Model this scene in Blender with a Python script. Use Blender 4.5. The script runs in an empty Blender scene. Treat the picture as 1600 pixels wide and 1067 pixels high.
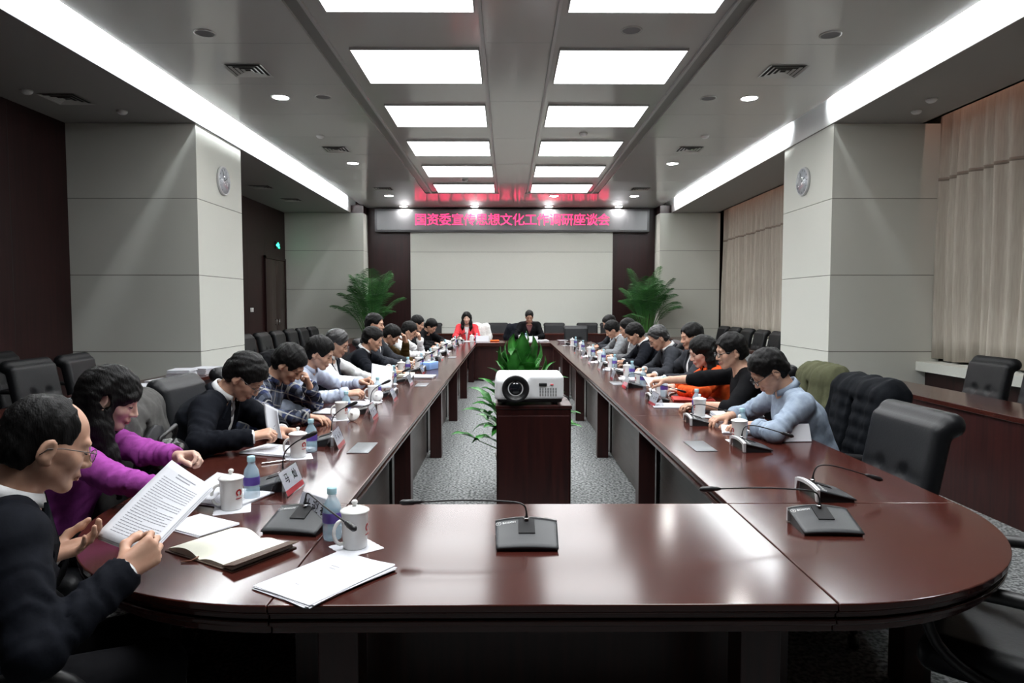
import bpy, bmesh, math, random
import numpy as np
from mathutils import Vector, Matrix
random.seed(7)
S = bpy.context.scene
COL = S.collection
R = math.radians

# ------------------------------------------------------------------ camera, world, exposure
cam_d = bpy.data.cameras.new('camera')
cam_d.lens = 24.0
cam_d.sensor_width = 36.0
cam_d.clip_start = 0.05
cam_d.clip_end = 80
cam = bpy.data.objects.new('camera', cam_d)
COL.objects.link(cam)
cam.location = (0, 0, 1.5)
cam.rotation_euler = (R(90) - math.atan(58.5 / 1067), 0, -math.atan(7 / 1067))
S.camera = cam
W = bpy.data.worlds.new('world')
S.world = W
W.use_nodes = True
W.node_tree.nodes['Background'].inputs[0].default_value = (0.6, 0.65, 0.7, 1)
W.node_tree.nodes['Background'].inputs[1].default_value = 0.0
S.view_settings.view_transform = 'Standard'
S.view_settings.look = 'None'
S.view_settings.gamma = 1
S.view_settings.use_curve_mapping = False
S.view_settings.exposure = 1.22
S.cycles.use_denoising = True
S.cycles.max_bounces = 8
S.cycles.diffuse_bounces = 4
S.cycles.glossy_bounces = 4
S.cycles.transmission_bounces = 6
S.cycles.transparent_max_bounces = 8
S.cycles.caustics_reflective = False
S.cycles.caustics_refractive = False
S.cycles.sample_clamp_indirect = 6

PANEL_E = 3.6      # ceiling panels
DOWN_E = 75.0      # recessed downlights
COVE_W = 19.0      # watts per metre of cove tube
CURT_W = 1.0       # curtain pocket tubes, watts per metre


def area_light(name, loc, rot, sx, sy, w, col=(1, 1, 1)):
    d = bpy.data.lights.new(name, 'AREA')
    d.shape = 'RECTANGLE'
    d.size, d.size_y, d.energy, d.color = sx, sy, w, col
    o = bpy.data.objects.new(name, d)
    COL.objects.link(o)
    o.location, o.rotation_euler = loc, rot
    return o


# fluorescent runs hidden above the lip of the ceiling, washing the cove walls
for (x, sgn, runs) in ((-3.83, -1, ((4.3, 10.5), (10.5, 17.3))), (4.04, 1, ((4.3, 9.0), (10.4, 17.3)))):
    for (a, b) in runs:
        # local -Z is the light direction: aim at the cove wall, a little downwards
        l = area_light('cove_tube', (x, (a + b) / 2, 4.22), (0, R(72) * sgn * -1, 0), 0.08, b - a, COVE_W * (b - a), (0.93, 0.98, 1.0))
        l.data.spread = R(103)
for (a, b) in ((2.5, 8.9), (10.8, 17.3)):
    area_light('curtain_pocket_tube', (5.45, (a + b) / 2, 4.2), (0, R(12), 0), 0.06, b - a, CURT_W * (b - a), (1, 0.55, 0.42))

# lamps added just under the ceiling panels to throw extra light straight down
PANEL_W = 8.5
for k in range(8):
    for x in (-0.94, 1.18):
        l = area_light('panel_fill_lamp', (x, 15.32 - 1.94 * k, 4.05), (0, 0, 0), 1.25, 0.98, PANEL_W, (0.97, 0.99, 1.0))
        l.data.spread = R(115)

# ------------------------------------------------------------------ materials
MATS = {}


def mat(name, col, rough=0.5, spec=0.5, metal=0.0, coat=0.0, noise=None, bump=None, emit=None, trans=0.0, ior=1.45, alpha=1.0, sheen=0.0, sss=0.0):
    """noise=(scale xyz, colour2, detail, lo, hi) mixes a second colour by noise; bump=(scale xyz, strength, distance)"""
    if name in MATS:
        return MATS[name]
    m = bpy.data.materials.new(name)
    m.use_nodes = True
    nt = m.node_tree
    b = nt.nodes['Principled BSDF']
    b.inputs['Base Color'].default_value = (*col, 1)
    b.inputs['Roughness'].default_value = rough
    b.inputs['Specular IOR Level'].default_value = spec
    b.inputs['Metallic'].default_value = metal
    b.inputs['Coat Weight'].default_value = coat
    b.inputs['Coat Roughness'].default_value = 0.12
    b.inputs['Transmission Weight'].default_value = trans
    b.inputs['IOR'].default_value = ior
    b.inputs['Alpha'].default_value = alpha
    b.inputs['Sheen Weight'].default_value = sheen
    if sss:
        b.inputs['Subsurface Weight'].default_value = sss
        b.inputs['Subsurface Radius'].default_value = (0.012, 0.005, 0.003)
        b.inputs['Subsurface Scale'].default_value = 1.0
    if emit:
        b.inputs['Emission Color'].default_value = (*emit[0], 1)
        b.inputs['Emission Strength'].default_value = emit[1]
    if noise or bump:
        tc = nt.nodes.new('ShaderNodeTexCoord')

        def nz(sc, det):
            mp = nt.nodes.new('ShaderNodeMapping')
            mp.inputs['Scale'].default_value = sc
            nt.links.new(tc.outputs['Object'], mp.inputs['Vector'])
            n = nt.nodes.new('ShaderNodeTexNoise')
            n.inputs['Scale'].default_value = 1
            n.inputs['Detail'].default_value = det
            nt.links.new(mp.outputs[0], n.inputs['Vector'])
            return n
        if noise:
            sc, c2, det, lo, hi = noise
            n = nz(sc, det)
            r = nt.nodes.new('ShaderNodeValToRGB')
            r.color_ramp.elements[0].position = lo
            r.color_ramp.elements[1].position = hi
            r.color_ramp.elements[0].color = (*col, 1)
            r.color_ramp.elements[1].color = (*c2, 1)
            nt.links.new(n.outputs['Fac'], r.inputs[0])
            nt.links.new(r.outputs[0], b.inputs['Base Color'])
        if bump:
            sc, st, dist = bump
            n = nz(sc, 4)
            bp = nt.nodes.new('ShaderNodeBump')
            bp.inputs['Strength'].default_value = st
            bp.inputs['Distance'].default_value = dist
            nt.links.new(n.outputs['Fac'], bp.inputs['Height'])
            nt.links.new(bp.outputs[0], b.inputs['Normal'])
    MATS[name] = m
    return m


M_TABLE_X = mat('mahogany_grain_across', (0.050, 0.0125, 0.0085), 0.15, 0.5, noise=((3, 45, 45), (0.04, 0.010, 0.008), 5, 0.35, 0.7))
M_TABLE_Y = mat('mahogany_grain_along', (0.050, 0.0125, 0.0085), 0.15, 0.5, noise=((45, 3, 45), (0.04, 0.010, 0.008), 5, 0.35, 0.7))
M_TABLE_V = mat('mahogany_upright', (0.036, 0.009, 0.008), 0.3, 0.4, noise=((40, 40, 2.5), (0.018, 0.006, 0.006), 5, 0.35, 0.7))
M_PANELWOOD = mat('modesty_panel_laminate', (0.075, 0.06, 0.055), 0.35, 0.5, noise=((60, 3, 40), (0.05, 0.04, 0.037), 4, 0.35, 0.7))
M_WALLWOOD = mat('dark_wall_veneer', (0.026, 0.008, 0.008), 0.4, 0.3, noise=((25, 25, 1.2), (0.015, 0.006, 0.006), 5, 0.35, 0.7))
M_DOORWOOD = mat('brown_door_veneer', (0.045, 0.028, 0.022), 0.4, 0.4, noise=((25, 25, 1.2), (0.032, 0.02, 0.016), 5, 0.35, 0.7))
M_FABRIC = mat('cream_fabric_panel', (0.70, 0.71, 0.655), 0.9, 0.15, noise=((220, 220, 220), (0.64, 0.65, 0.60), 2, 0.35, 0.65), bump=((400, 400, 400), 0.15, 0.002))
M_GAP = mat('dark_panel_gap', (0.12, 0.115, 0.10), 0.9, 0.1)  # darker core that shows in the joints between fabric panels
M_CEIL = mat('satin_ceiling_metal', (0.56, 0.56, 0.54), 0.13, 0.6)
M_CEIL_SIDE = mat('tray_side_metal', (0.22, 0.22, 0.21), 0.3, 0.5)
M_SOFFIT = mat('matt_soffit_paint', (0.32, 0.31, 0.30), 0.55, 0.35)
M_WHITE = mat('white_paint', (0.8, 0.8, 0.8), 0.6, 0.3)
M_CARPET = mat('grey_speckled_carpet', (0.30, 0.31, 0.31), 0.95, 0.1, noise=((48, 48, 48), (0.075, 0.08, 0.08), 5, 0.40, 0.60), bump=((300, 300, 300), 0.6, 0.006))
M_LIGHT = mat('lit_diffuser', (0.9, 0.9, 0.9), 0.5, emit=((0.97, 0.99, 1.0), PANEL_E))
M_DOWN = mat('lit_downlight_lens', (0.9, 0.9, 0.9), 0.5, emit=((1.0, 0.98, 0.95), DOWN_E))
M_FRAME = mat('ceiling_light_frame', (0.5, 0.5, 0.5), 0.4, 0.5)
M_LEATHER = mat('black_leather', (0.007, 0.0075, 0.009), 0.45, 0.3, bump=((90, 90, 90), 0.12, 0.004))
M_PLASTIC = mat('black_plastic', (0.012, 0.012, 0.013), 0.4, 0.5)
M_CHROME = mat('chrome', (0.7, 0.7, 0.7), 0.18, 0.5, metal=1)
M_SILVER = mat('silver_plastic', (0.55, 0.56, 0.57), 0.35, 0.5, metal=0.3)
M_CURTAIN = mat('beige_curtain_cloth', (0.56, 0.52, 0.45), 0.9, 0.1, noise=((60, 60, 4), (0.48, 0.43, 0.37), 3, 0.3, 0.7))


def clear(name, tint, gloss=.12, rough=.03):
    """thin clear plastic or glass: light passes straight through, the surface still mirrors"""
    m = bpy.data.materials.new(name)
    m.use_nodes = True
    nt = m.node_tree
    nt.nodes.remove(nt.nodes['Principled BSDF'])
    t, g, x, f, pw, ad = (nt.nodes.new(n) for n in ('ShaderNodeBsdfTransparent', 'ShaderNodeBsdfGlossy', 'ShaderNodeMixShader', 'ShaderNodeLayerWeight', 'ShaderNodeMath', 'ShaderNodeMath'))
    t.inputs[0].default_value = (*tint, 1)
    g.inputs['Roughness'].default_value = rough
    pw.operation, ad.operation = 'POWER', 'MULTIPLY_ADD'
    pw.inputs[1].default_value = 4
    ad.inputs[1].default_value, ad.inputs[2].default_value = .6, gloss * .35
    nt.links.new(f.outputs['Facing'], pw.inputs[0])
    nt.links.new(pw.outputs[0], ad.inputs[0])
    nt.links.new(ad.outputs[0], x.inputs[0])
    nt.links.new(t.outputs[0], x.inputs[1])
    nt.links.new(g.outputs[0], x.inputs[2])
    nt.links.new(x.outputs[0], nt.nodes['Material Output'].inputs[0])
    MATS[name] = m
    return m


# ------------------------------------------------------------------ mesh building
class MB:
    def __init__(s):
        s.v, s.f, s.m, s.sm = [], [], [], []

    def add(s, verts, faces, mi=0, smooth=False):
        o = len(s.v)
        s.v.extend([tuple(x) for x in verts])
        for f in faces:
            s.f.append(tuple(i + o for i in f))
            s.m.append(mi)
            s.sm.append(smooth)
        return s

    def box(s, lo, hi, mi=0, M=None):
        x0, y0, z0 = lo
        x1, y1, z1 = hi
        vs = [(x0, y0, z0), (x1, y0, z0), (x1, y1, z0), (x0, y1, z0), (x0, y0, z1), (x1, y0, z1), (x1, y1, z1), (x0, y1, z1)]
        if M is not None:
            vs = [M @ Vector(v) for v in vs]
        return s.add(vs, [(3, 2, 1, 0), (4, 5, 6, 7), (0, 1, 5, 4), (1, 2, 6, 5), (2, 3, 7, 6), (3, 0, 4, 7)], mi)

    def rbox(s, lo, hi, r=0.005, mi=0, M=None, seg=2):
        bm = bmesh.new()
        bmesh.ops.create_cube(bm, size=1)
        for v in bm.verts:
            v.co = Vector([lo[i] + (v.co[i] + .5) * (hi[i] - lo[i]) for i in range(3)])
        bmesh.ops.bevel(bm, geom=bm.edges[:], offset=r, segments=seg, affect='EDGES', profile=.5)
        if M is not None:
            bm.transform(M)
        bm.verts.index_update()
        s.add([v.co[:] for v in bm.verts], [[v.index for v in f.verts] for f in bm.faces], mi, True)
        bm.free()
        return s

    def prism(s, pts, z0, z1, mi=0, M=None):
        n = len(pts)
        vs = [(p[0], p[1], z0) for p in pts] + [(p[0], p[1], z1) for p in pts]
        if M is not None:
            vs = [M @ Vector(v) for v in vs]
        fs = [tuple(range(n - 1, -1, -1)), tuple(range(n, 2 * n))] + [(i, (i + 1) % n, (i + 1) % n + n, i + n) for i in range(n)]
        return s.add(vs, fs, mi)

    def tube(s, path, r, n=8, mi=0, cap=True):
        path = [Vector(p) for p in path]
        rs = r if hasattr(r, '__len__') else [r] * len(path)
        vs, fs = [], []
        ref = None
        for i, p in enumerate(path):
            t = (path[min(i + 1, len(path) - 1)] - path[max(i - 1, 0)])
            if t.length < 1e-9:
                t = Vector((0, 0, 1))
            t.normalize()
            if ref is None:
                ref = Vector((1, 0, 0)) if abs(t.x) < .8 else Vector((0, 1, 0))
            u = (ref - t * ref.dot(t)).normalized()
            ref = u
            w = t.cross(u)
            for k in range(n):
                a = 2 * math.pi * k / n
                vs.append(p + (u * math.cos(a) + w * math.sin(a)) * rs[i])
        for i in range(len(path) - 1):
            for k in range(n):
                k2 = (k + 1) % n
                fs.append((i * n + k, i * n + k2, (i + 1) * n + k2, (i + 1) * n + k))
        if cap:
            fs.append(tuple(range(n - 1, -1, -1)))
            fs.append(tuple(range((len(path) - 1) * n, len(path) * n)))
        return s.add(vs, fs, mi, True)

    def lathe(s, prof, n=24, mi=0, M=None):
        vs, fs = [], []
        for (r, z) in prof:
            for k in range(n):
                a = 2 * math.pi * k / n
                vs.append(Vector((max(r, 1e-5) * math.cos(a), max(r, 1e-5) * math.sin(a), z)))
        for i in range(len(prof) - 1):
            for k in range(n):
                k2 = (k + 1) % n
                fs.append((i * n + k, i * n + k2, (i + 1) * n + k2, (i + 1) * n + k))
        if M is not None:
            vs = [M @ v for v in vs]
        return s.add(vs, fs, mi, True)

    def grid(s, fn, nu, nv, mi=0, smooth=True, thick=None):
        vs = [fn(i / (nu - 1), j / (nv - 1)) for i in range(nu) for j in range(nv)]
        fs = [(i * nv + j, (i + 1) * nv + j, (i + 1) * nv + j + 1, i * nv + j + 1) for i in range(nu - 1) for j in range(nv - 1)]
        if thick is not None:      # a closed sheet: the second side is offset by the given vector
            t = Vector(thick)
            n0 = len(vs)
            vs = vs + [Vector(v) + t for v in vs]
            fs = fs + [tuple(i + n0 for i in reversed(f)) for f in fs]
            ring = [i * nv for i in range(nu)] + [(nu - 1) * nv + j for j in range(1, nv)] + [i * nv + nv - 1 for i in range(nu - 2, -1, -1)] + [j for j in range(nv - 2, 0, -1)]
            for a, b in zip(ring, ring[1:] + ring[:1]):
                fs.append((b, a, a + n0, b + n0))
        return s.add(vs, fs, mi, smooth)

    def build(s, name, mats, parent=None, kind=None):
        me = bpy.data.meshes.new(name)
        me.from_pydata(s.v, [], s.f)
        mats = mats if isinstance(mats, (list, tuple)) else [mats]
        for m in mats:
            me.materials.append(m)
        me.polygons.foreach_set('material_index', s.m)
        me.polygons.foreach_set('use_smooth', s.sm)
        me.update()
        o = bpy.data.objects.new(name, me)
        COL.objects.link(o)
        if parent is not None:
            o.parent = parent
        if kind:
            o['kind'] = kind
        return o


def soften(o, w=0.004, seg=2):
    m = o.modifiers.new('edge', 'BEVEL')
    m.width, m.segments, m.limit_method = w, seg, 'ANGLE'
    return o


def thing(name, label, cat, loc=(0, 0, 0), rz=0.0, group=None):
    o = bpy.data.objects.new(name, None)
    COL.objects.link(o)
    o.location = loc
    o.rotation_euler = (0, 0, rz)
    o.empty_display_size = 0.1
    return tag(o, label, cat, group)


def tag(o, label, cat, group=None):
    o['label'] = label
    o['category'] = cat
    if group:
        o['group'] = group
    return o


def dup(root, loc, rz=None, label=None, group=None):
    r = root.copy()
    COL.objects.link(r)
    r.location = loc
    if rz is not None:
        r.rotation_euler = (0, 0, rz)
    if label:
        r['label'] = label
    if group:
        r['group'] = group
    for ch in list(KIDS(root)):
        c = ch.copy()
        COL.objects.link(c)
        c.parent = r
        for g in list(KIDS(ch)):
            d = g.copy()
            COL.objects.link(d)
            d.parent = c
    return r


def KIDS(o):
    return [c for c in bpy.data.objects if c.parent == o] if False else o.children


def text_mesh(name, body, size, m, parent, M, extrude=0.0004, bold=0.0, align='CENTER', space=1.0):
    cu = bpy.data.curves.new(name, 'FONT')
    cu.body = body
    cu.size = size
    cu.extrude = extrude
    cu.offset = bold
    cu.align_x, cu.align_y = align, 'CENTER'
    cu.space_character = space
    cu.resolution_u = 2
    t = bpy.data.objects.new(name, cu)
    COL.objects.link(t)
    dg = bpy.context.evaluated_depsgraph_get()
    me = bpy.data.meshes.new_from_object(t.evaluated_get(dg))
    COL.objects.unlink(t)
    bpy.data.objects.remove(t)
    me.transform(M)
    me.materials.clear()
    me.materials.append(m)
    me.name = name
    o = bpy.data.objects.new(name, me)
    COL.objects.link(o)
    if parent is not None:
        o.parent = parent
    return o


def TR(x, y, z):
    return Matrix.Translation((x, y, z))


def RX(a):
    return Matrix.Rotation(R(a), 4, 'X')


def RY(a):
    return Matrix.Rotation(R(a), 4, 'Y')


def RZ(a):
    return Matrix.Rotation(R(a), 4, 'Z')


# ------------------------------------------------------------------ signed-distance modelling (surface nets)
class SDF:
    def __init__(s, lo, hi, h):
        s.h = h
        s.lo = np.array(lo, np.float32)
        s.n = np.maximum(np.ceil((np.array(hi) - np.array(lo)) / h).astype(int) + 1, 4)
        s.V = np.full(s.n, 1.0, np.float32)
        s.ax = [(s.lo[i] + h * np.arange(s.n[i])).astype(np.float32) for i in range(3)]

    def win(s, lo, hi, pad):
        a = np.clip(np.floor((np.array(lo) - pad - s.lo) / s.h).astype(int), 0, s.n)
        b = np.clip(np.ceil((np.array(hi) + pad - s.lo) / s.h).astype(int) + 1, 0, s.n)
        if np.any(b <= a):
            return None
        sl = tuple(slice(a[i], b[i]) for i in range(3))
        X = s.ax[0][sl[0]][:, None, None]
        Y = s.ax[1][sl[1]][None, :, None]
        Z = s.ax[2][sl[2]][None, None, :]
        return sl, X, Y, Z

    def put(s, sl, d, k, cut=False):
        V = s.V[sl]
        if cut:
            d = -d
            if k > 0:
                hh = np.clip(.5 - .5 * (d - V) / k, 0, 1)
                s.V[sl] = V * hh + d * (1 - hh) + k * hh * (1 - hh)
            else:
                s.V[sl] = np.maximum(V, d)
        elif k > 0:
            hh = np.clip(.5 + .5 * (V - d) / k, 0, 1)
            s.V[sl] = V * (1 - hh) + d * hh - k * hh * (1 - hh)
        else:
            s.V[sl] = np.minimum(V, d)

    def cone(s, a, b, ra, rb, k=0.01, cut=False):
        a, b = np.array(a, float), np.array(b, float)
        r = max(ra, rb)
        w = s.win(np.minimum(a, b) - r, np.maximum(a, b) + r, k + 3 * s.h)
        if w is None:
            return
        sl, X, Y, Z = w
        ab = b - a
        L2 = max(float(ab @ ab), 1e-9)
        t = np.clip(((X - a[0]) * ab[0] + (Y - a[1]) * ab[1] + (Z - a[2]) * ab[2]) / L2, 0, 1)
        d = np.sqrt((X - a[0] - t * ab[0]) ** 2 + (Y - a[1] - t * ab[1]) ** 2 + (Z - a[2] - t * ab[2]) ** 2) - (ra + (rb - ra) * t)
        s.put(sl, d, k, cut)

    def chain(s, pts, rs, k=0.01):
        for i in range(len(pts) - 1):
            s.cone(pts[i], pts[i + 1], rs[i], rs[i + 1], k)

    def ell(s, c, r, Rm=None, k=0.01, cut=False):
        c, r = np.array(c, float), np.array(r, float)
        m = max(r)
        w = s.win(c - m, c + m, k + 3 * s.h)
        if w is None:
            return
        sl, X, Y, Z = w
        X, Y, Z = X - c[0], Y - c[1], Z - c[2]
        if Rm is not None:
            Rm = np.array(Rm)
            X, Y, Z = (Rm[0, i] * X + Rm[1, i] * Y + Rm[2, i] * Z for i in range(3))
        k0 = np.sqrt((X / r[0]) ** 2 + (Y / r[1]) ** 2 + (Z / r[2]) ** 2)
        k1 = np.sqrt((X / r[0] ** 2) ** 2 + (Y / r[1] ** 2) ** 2 + (Z / r[2] ** 2) ** 2)
        s.put(sl, k0 * (k0 - 1) / np.maximum(k1, 1e-6), k, cut)

    def slab(s, a, b, side, wa, wb, k=0.02):
        """a tapered trunk from a to b with an elliptic section: w = (half width along side, half depth)"""
        a, b, u = np.array(a, float), np.array(b, float), np.array(side, float)
        z = b - a
        L = np.linalg.norm(z)
        z = z / L
        v = np.cross(z, u)
        m = max(wa[0], wb[0], wa[1], wb[1])
        w = s.win(np.minimum(a, b) - m, np.maximum(a, b) + m, k + 3 * s.h)
        if w is None:
            return
        sl, X, Y, Z = w
        X, Y, Z = X - a[0], Y - a[1], Z - a[2]
        pz = X * z[0] + Y * z[1] + Z * z[2]
        px = X * u[0] + Y * u[1] + Z * u[2]
        py = X * v[0] + Y * v[1] + Z * v[2]
        t = np.clip(pz / L, 0, 1)
        ez = pz - t * L
        rx = wa[0] + (wb[0] - wa[0]) * t
        ry = wa[1] + (wb[1] - wa[1]) * t
        q = np.sqrt((px / rx) ** 2 + (py / ry) ** 2 + (ez / np.minimum(rx, ry)) ** 2)
        s.put(sl, (q - 1) * np.minimum(rx, ry), k)

    def rbox(s, c, half, r, Rm=None, k=0.01, cut=False):
        c, hf = np.array(c, float), np.array(half, float)
        m = float(np.linalg.norm(hf)) if Rm is not None else hf
        w = s.win(c - m, c + m, k + 3 * s.h)
        if w is None:
            return
        sl, X, Y, Z = w
        X, Y, Z = X - c[0], Y - c[1], Z - c[2]
        if Rm is not None:
            Rm = np.array(Rm)
            X, Y, Z = (Rm[0, i] * X + Rm[1, i] * Y + Rm[2, i] * Z for i in range(3))
        qx, qy, qz = np.abs(X) - hf[0] + r, np.abs(Y) - hf[1] + r, np.abs(Z) - hf[2] + r
        d = np.sqrt(np.maximum(qx, 0) ** 2 + np.maximum(qy, 0) ** 2 + np.maximum(qz, 0) ** 2) + np.minimum(np.maximum(qx, np.maximum(qy, qz)), 0) - r
        s.put(sl, d, k, cut)

    def half(s, p, n, k=0.004):
        """cut away everything on the side of the plane that n points to"""
        p, n = np.array(p, float), np.array(n, float)
        n = n / np.linalg.norm(n)
        X, Y, Z = s.ax[0][:, None, None], s.ax[1][None, :, None], s.ax[2][None, None, :]
        d = (X - p[0]) * n[0] + (Y - p[1]) * n[1] + (Z - p[2]) * n[2]
        s.put((slice(None),) * 3, -d, k, True)

    def ripple(s, amp, freq, seed=0, aniso=(1, 1, 1)):
        rg = np.random.RandomState(seed)
        X, Y, Z = s.ax[0][:, None, None] * aniso[0], s.ax[1][None, :, None] * aniso[1], s.ax[2][None, None, :] * aniso[2]
        o = 0
        for q in range(4):
            u = rg.normal(size=3)
            u = u / np.linalg.norm(u) * freq * (0.7 + .5 * q)
            o = o + np.sin(X * u[0] + Y * u[1] + Z * u[2] + 1.7 * np.sin(Y * u[0] * .6 - Z * u[1] * .5 + X * u[2] * .4 + q) + q) / (1 + .6 * q)
        s.V += (amp * o).astype(np.float32)

    def rings(s, a, b, r, amp, period, seed=0, lo=0.0, hi=1.0):
        """uneven cross folds round a sleeve from a to b"""
        a, b = np.array(a, float), np.array(b, float)
        w = s.win(np.minimum(a, b) - r * 1.5, np.maximum(a, b) + r * 1.5, 0)
        if w is None:
            return
        sl, X, Y, Z = w
        ab = b - a
        L = float(np.linalg.norm(ab))
        u = ab / L
        v = np.cross(u, (0.3, 0.5, 0.81))
        v = v / np.linalg.norm(v)
        t = (X - a[0]) * u[0] + (Y - a[1]) * u[1] + (Z - a[2]) * u[2]
        q = (X - a[0]) * v[0] + (Y - a[1]) * v[1] + (Z - a[2]) * v[2]
        d = np.sqrt(np.maximum((X - a[0]) ** 2 + (Y - a[1]) ** 2 + (Z - a[2]) ** 2 - t * t, 0))
        f = t / L
        env = np.clip((f - lo) / .12, 0, 1) * np.clip((hi - f) / .12, 0, 1) * np.clip((1.5 * r - d) / (.4 * r), 0, 1)
        ph = 2 * math.pi / period * (t + .35 * q + .010 * np.sin(q * 60 + seed) + .006 * np.sin(t * 70 + seed * 2))
        s.V[sl] += (amp * env * (np.sin(ph + seed) + .5 * np.sin(ph * .53 + q * 35 + 1.3 * seed))).astype(np.float32)

    def mesh(s):
        V = s.V
        V[0], V[-1], V[:, 0], V[:, -1], V[:, :, 0], V[:, :, -1] = (np.maximum(q, 1e-3) for q in (V[0], V[-1], V[:, 0], V[:, -1], V[:, :, 0], V[:, :, -1]))
        I = V < 0
        cnt = np.zeros(np.array(V.shape) - 1, np.int8)
        for a in (0, 1):
            for b in (0, 1):
                for c in (0, 1):
                    cnt += I[a:V.shape[0] - 1 + a, b:V.shape[1] - 1 + b, c:V.shape[2] - 1 + c]
        act = np.argwhere((cnt > 0) & (cnt < 8))
        if not len(act):
            return [], []
        idm = np.full(cnt.shape, -1, np.int32)
        idm[tuple(act.T)] = np.arange(len(act))
        cor = np.array([(a, b, c) for a in (0, 1) for b in (0, 1) for c in (0, 1)])
        val = np.stack([V[act[:, 0] + c[0], act[:, 1] + c[1], act[:, 2] + c[2]] for c in cor], 1)
        acc = np.zeros((len(act), 3))
        num = np.zeros(len(act))
        for i in range(8):
            for j in range(i + 1, 8):
                if np.abs(cor[i] - cor[j]).sum() == 1:
                    x = (val[:, i] < 0) != (val[:, j] < 0)
                    t = np.where(x, val[:, i] / np.where(x, val[:, i] - val[:, j], 1), 0)
                    acc += np.where(x[:, None], cor[i] + t[:, None] * (cor[j] - cor[i]), 0)
                    num += x
        P = s.lo + s.h * (act + acc / num[:, None])
        F = []
        for ax in range(3):
            sl0 = [slice(None)] * 3
            sl1 = [slice(None)] * 3
            sl0[ax], sl1[ax] = slice(0, -1), slice(1, None)
            A, B = I[tuple(sl0)], I[tuple(sl1)]
            o1, o2 = (ax + 1) % 3, (ax + 2) % 3
            for flip, msk in ((False, A & ~B), (True, ~A & B)):
                e = np.argwhere(msk)
                e = e[(e[:, o1] > 0) & (e[:, o2] > 0) & (e[:, o1] < V.shape[o1] - 1) & (e[:, o2] < V.shape[o2] - 1)]
                q = []
                for (p1, p2) in ((-1, -1), (0, -1), (0, 0), (-1, 0)):
                    c = e.copy()
                    c[:, o1] += p1
                    c[:, o2] += p2
                    q.append(idm[tuple(c.T)])
                q = np.stack(q if not flip else q[::-1], 1)
                F.append(q)
        return P, np.concatenate(F)

    def build(s, name, m, parent=None, islands=False):
        P, F = s.mesh()
        me = bpy.data.meshes.new(name)
        nf = len(F)
        me.vertices.add(len(P))
        me.vertices.foreach_set('co', np.asarray(P, np.float32).ravel())
        me.loops.add(nf * 4)
        me.loops.foreach_set('vertex_index', np.asarray(F, np.int32).ravel())
        me.polygons.add(nf)
        me.polygons.foreach_set('loop_start', np.arange(nf, dtype=np.int32) * 4)
        me.polygons.foreach_set('use_smooth', np.ones(nf, bool))
        me.update(calc_edges=True)
        me.validate()
        for q in (m if isinstance(m, (list, tuple)) else [m]):
            me.materials.append(q)
        o = bpy.data.objects.new(name, me)
        COL.objects.link(o)
        if parent is not None:
            o.parent = parent
        return o


# ------------------------------------------------------------------ the room
YB = 18.35                        # the end wall
YF = -2.6                         # the wall behind the photographer
b = MB().box((-6.2, YF, -0.1), (6.6, YB + .3, 0))
b.build('floor', M_CARPET, kind='structure')

# main ceiling: sheets either side of the band of lights, the strip at the end wall, slot diffusers along the band
b = MB()
ZC, ZT, ZS = 4.05, 4.08, 3.85
YT = 15.97
b.box((-3.78, YF, ZC), (-1.90, YB, ZC + .06))
b.box((2.10, YF, ZC), (3.99, YB, ZC + .06))
b.box((-0.205, YF, ZC), (0.42, YT, ZC + .06))
b.box((-1.90, YT, ZC), (2.10, YB, ZC + .06))
b.box((-1.755, YF, ZT), (1.955, YT, ZT + .05))
b.build('ceiling', M_CEIL, kind='structure')
b = MB()
for (x0, x1) in ((-1.90, -1.755), (1.955, 2.10)):
    b.box((x0, YF, ZC + .025), (x1, YT, ZC + .07))
b.build('ceiling_slot_trim', M_CEIL_SIDE, kind='structure')
b = MB()
for (x0, x1) in ((-1.77, -1.742), (1.942, 1.97)):
    b.box((x0, YF, ZC - .003), (x1, YT, ZT + .002))
for (x0, x1) in ((-0.255, -0.225), (0.44, 0.47)):
    b.box((x0, YF, ZC + .008), (x1, YT, ZT + .002))
b.build('ceiling_rail_trim', M_FRAME, kind='structure')
# fine joints across the ceiling sheets
b = MB()
y = 0.6
while y < YB - .5:
    for (x0, x1) in ((-3.78, -1.90), (2.10, 3.99)):
        b.box((x0, y, ZC - .0008), (x1, y + .004, ZC))
    y += 1.25
y = 1.0
while y < 15.5:
    b.box((-0.205, y, ZC - .0008), (0.42, y + .004, ZC))
    y += 1.94
b.build('ceiling_joint_trim', M_CEIL_SIDE, kind='structure')
# soffits over the window and door sides, with the cove wall standing at their edge
b = MB()
b.box((-6.2, YF, ZS), (-4.05, YB, ZS + .08))
b.box((-4.12, YF, ZS + .08), (-4.05, YB, 4.55))
b.build('ceiling_soffit_left', [M_SOFFIT], kind='structure')
b = MB()
b.box((4.24, YF, ZS), (5.45, YB, ZS + .08))
b.box((4.24, YF, ZS + .08), (4.31, YB, 4.55))
b.box((5.45, YF, 4.35), (6.3, YB, 4.43))
b.box((5.40, YF, ZS), (5.45, YB, 4.35))
b.build('ceiling_soffit_right', [M_SOFFIT], kind='structure')
b = MB()
b.box((-4.049, YF, ZS + .002), (-4.04, YB, 4.5))
b.box((4.23, YF, ZS + .002), (4.239, YB, 4.5))
b.box((-4.05, YF, 4.5), (-3.4, YB, 4.55))
b.box((3.6, YF, 4.5), (4.24, YB, 4.55))
b.build('ceiling_cove_trim', M_WHITE, kind='structure')

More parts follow.
